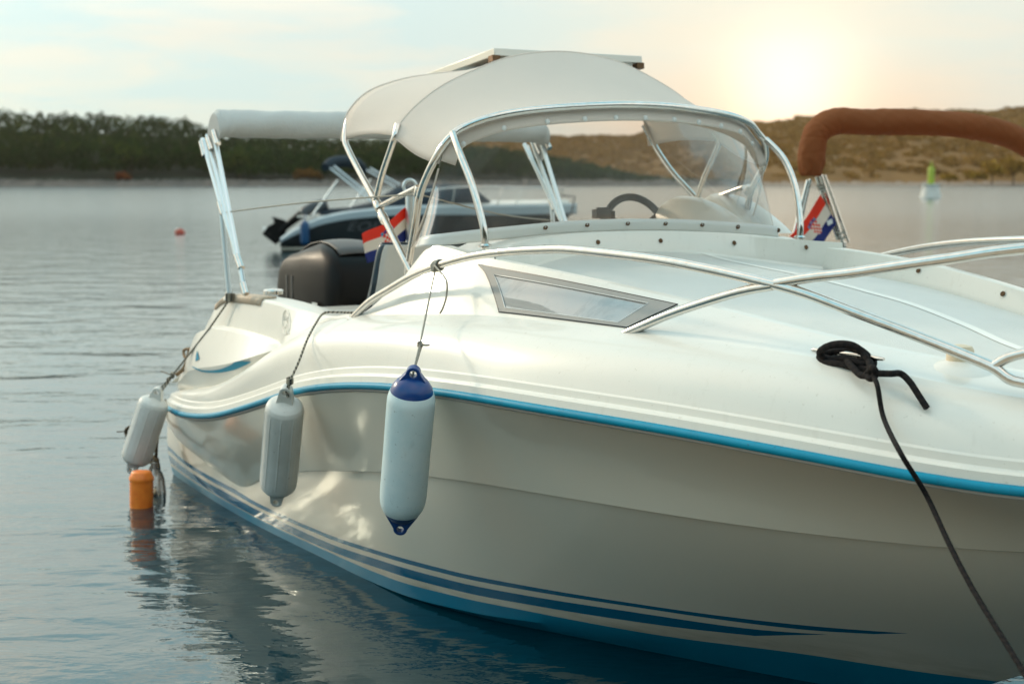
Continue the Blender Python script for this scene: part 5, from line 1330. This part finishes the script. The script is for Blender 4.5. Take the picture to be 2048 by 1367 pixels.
# scrub on the far hill
VL, AL = [], []
for i in range(5200):
    t_ = random.random()**.8; Y = YR0 + 6 + (YR1 - YR0 - 6)*t_; px = random.uniform(850, 2250)
    zt = CAMZ + (HOR - topR(px))*YR1/FPX; z = 1.0 + (zt - 1.0)*(((Y-YR0)/(YR1-YR0))**.8) + n2d(px*1.3, Y*.7, 2)*2.2*min(1, (Y-YR0)/(YR1-YR0)*6)
    r = random.uniform(1.0, 2.2); crown(VL, None, AL, np.array([X(px, Y), Y, z + r*.1]), r*1.6, r, r*.55, 22, .7, random.choice([.2, .4, .55, .7]))
o = leafobj('scrub', VL, AL, leafmat('flare_tinted_scrub_leaves', (.20, .115, .034), (.28, .155, .045), (.34, .19, .06))); o['kind'] = 'stuff'; o['label'] = 'low scrub and bushes dotted over the hill on the right'; o['category'] = 'scrub'  # leaf colours carry the painted orange flare glow too
bark = mat('bark', (.10, .07, .05), .9, bump=(3, .5))
def tree(px, ytop, Y, wpx, label, m, tone, group):
    base = np.array([X(px, Y), Y, 1.0]); h = (HOR - ytop)*Y/FPX + CAMZ - 1.0; rx = wpx/2*Y/FPX
    r = thing('tree', label, 'tree', base, 0, group)
    mb = MB(); mb.tube([base - np.array([0, 0, .6]), base + np.array([.1, 0, h*.25]), base + np.array([-.15, 0, h*.6])], lambda t_: .28*(1 - .6*t_)*h/8, 8, smooth=3)
    for q in range(4):
        an = q*1.57 + .4; mb.tube([base + np.array([0, 0, h*.25]), base + np.array([rx*.5*math.cos(an), rx*.5*math.sin(an), h*.6])], lambda t_: .12*(1-.6*t_)*h/8, 6)
    mb.build('trunk', bark, r)
    VL, AL = [], []
    for q in range(5):
        cc_ = base + np.array([rx*.55*math.cos(q*1.3), rx*.5*math.sin(q*1.3), h*(.42 + .12*(q % 3))]); crown(VL, None, AL, cc_, rx*.55, rx*.55, h*.32, 90, .5, tone + random.uniform(-.12, .12))
    crown(VL, None, AL, base + np.array([0, 0, h*.6]), rx*.6, rx*.6, h*.42, 130, .5, tone)
    leafobj('crown', VL, AL, m, r); return r
gR = 'trees on the low point at the right'
tree(1892, 348, 500, 34, 'small golden bush, lowest and leftmost on the point beside the navigation buoy', leaf_y, .4, gR)
tree(1945, 342, 502, 46, 'golden bush between the small leftmost bush and the taller trees of the point', leaf_y, .25, gR)
tree(1978, 322, 506, 40, 'rounded yellow-topped tree, left one of the two tall trees on the point', leaf_y, .6, gR)
tree(2020, 314, 510, 56, 'broad dark golden tree, tallest on the low point at the right', leaf_y, .1, gR)
tree(2062, 320, 504, 50, 'ochre tree at the right edge, beyond the tallest tree of the point', leaf_y, .3, gR)
gL = 'shrubs at the foot of the wooded hill'
for px_, yt, w_, lb, m_, tn in [(252, 345, 30, 'rust-red shrub standing alone on the stones at the foot of the wooded hill', leafmat('rust_leaves', (.16, .045, .02), (.20, .06, .025), (.24, .09, .03)), .4),
                          (620, 338, 60, 'rusty brown shrub on the shore, just left of the black boat bimini', leafmat('brown_leaves', (.10, .05, .018), (.14, .07, .02), (.16, .09, .02)), .4),
                          (268, 278, 70, 'round bright green tree rising above its neighbours left of the bimini poles', leaf, .62),
                          (482, 296, 64, 'olive-green round tree seen just right of the leaning bimini poles', leaf, .8)]:
    tree(px_, yt, 486 if yt > 300 else 494, w_, lb, m_, tn, gL)

# ------------------------------------------------------------------ haze
hz = MB(); hz.box((0, 520, 90), (1300, 590, 91.5)); ho = hz.build('haze', [], None, ang=180); ho['kind'] = 'stuff'; ho['label'] = 'warm haze over the bay'; ho['category'] = 'haze'
hmx = D.materials.new('haze'); hmx.use_nodes = True; t = NT(hmx.node_tree); t.n.clear()
pv = t.new('ShaderNodeVolumePrincipled'); pv.inputs['Color'].default_value = (1, .82, .62, 1); pv.inputs['Density'].default_value = .00013; pv.inputs['Anisotropy'].default_value = .93
oo = t.new('ShaderNodeOutputMaterial'); t.l.new(pv.outputs[0], oo.inputs['Volume']); ho.data.materials.clear(); ho.data.materials.append(hmx)
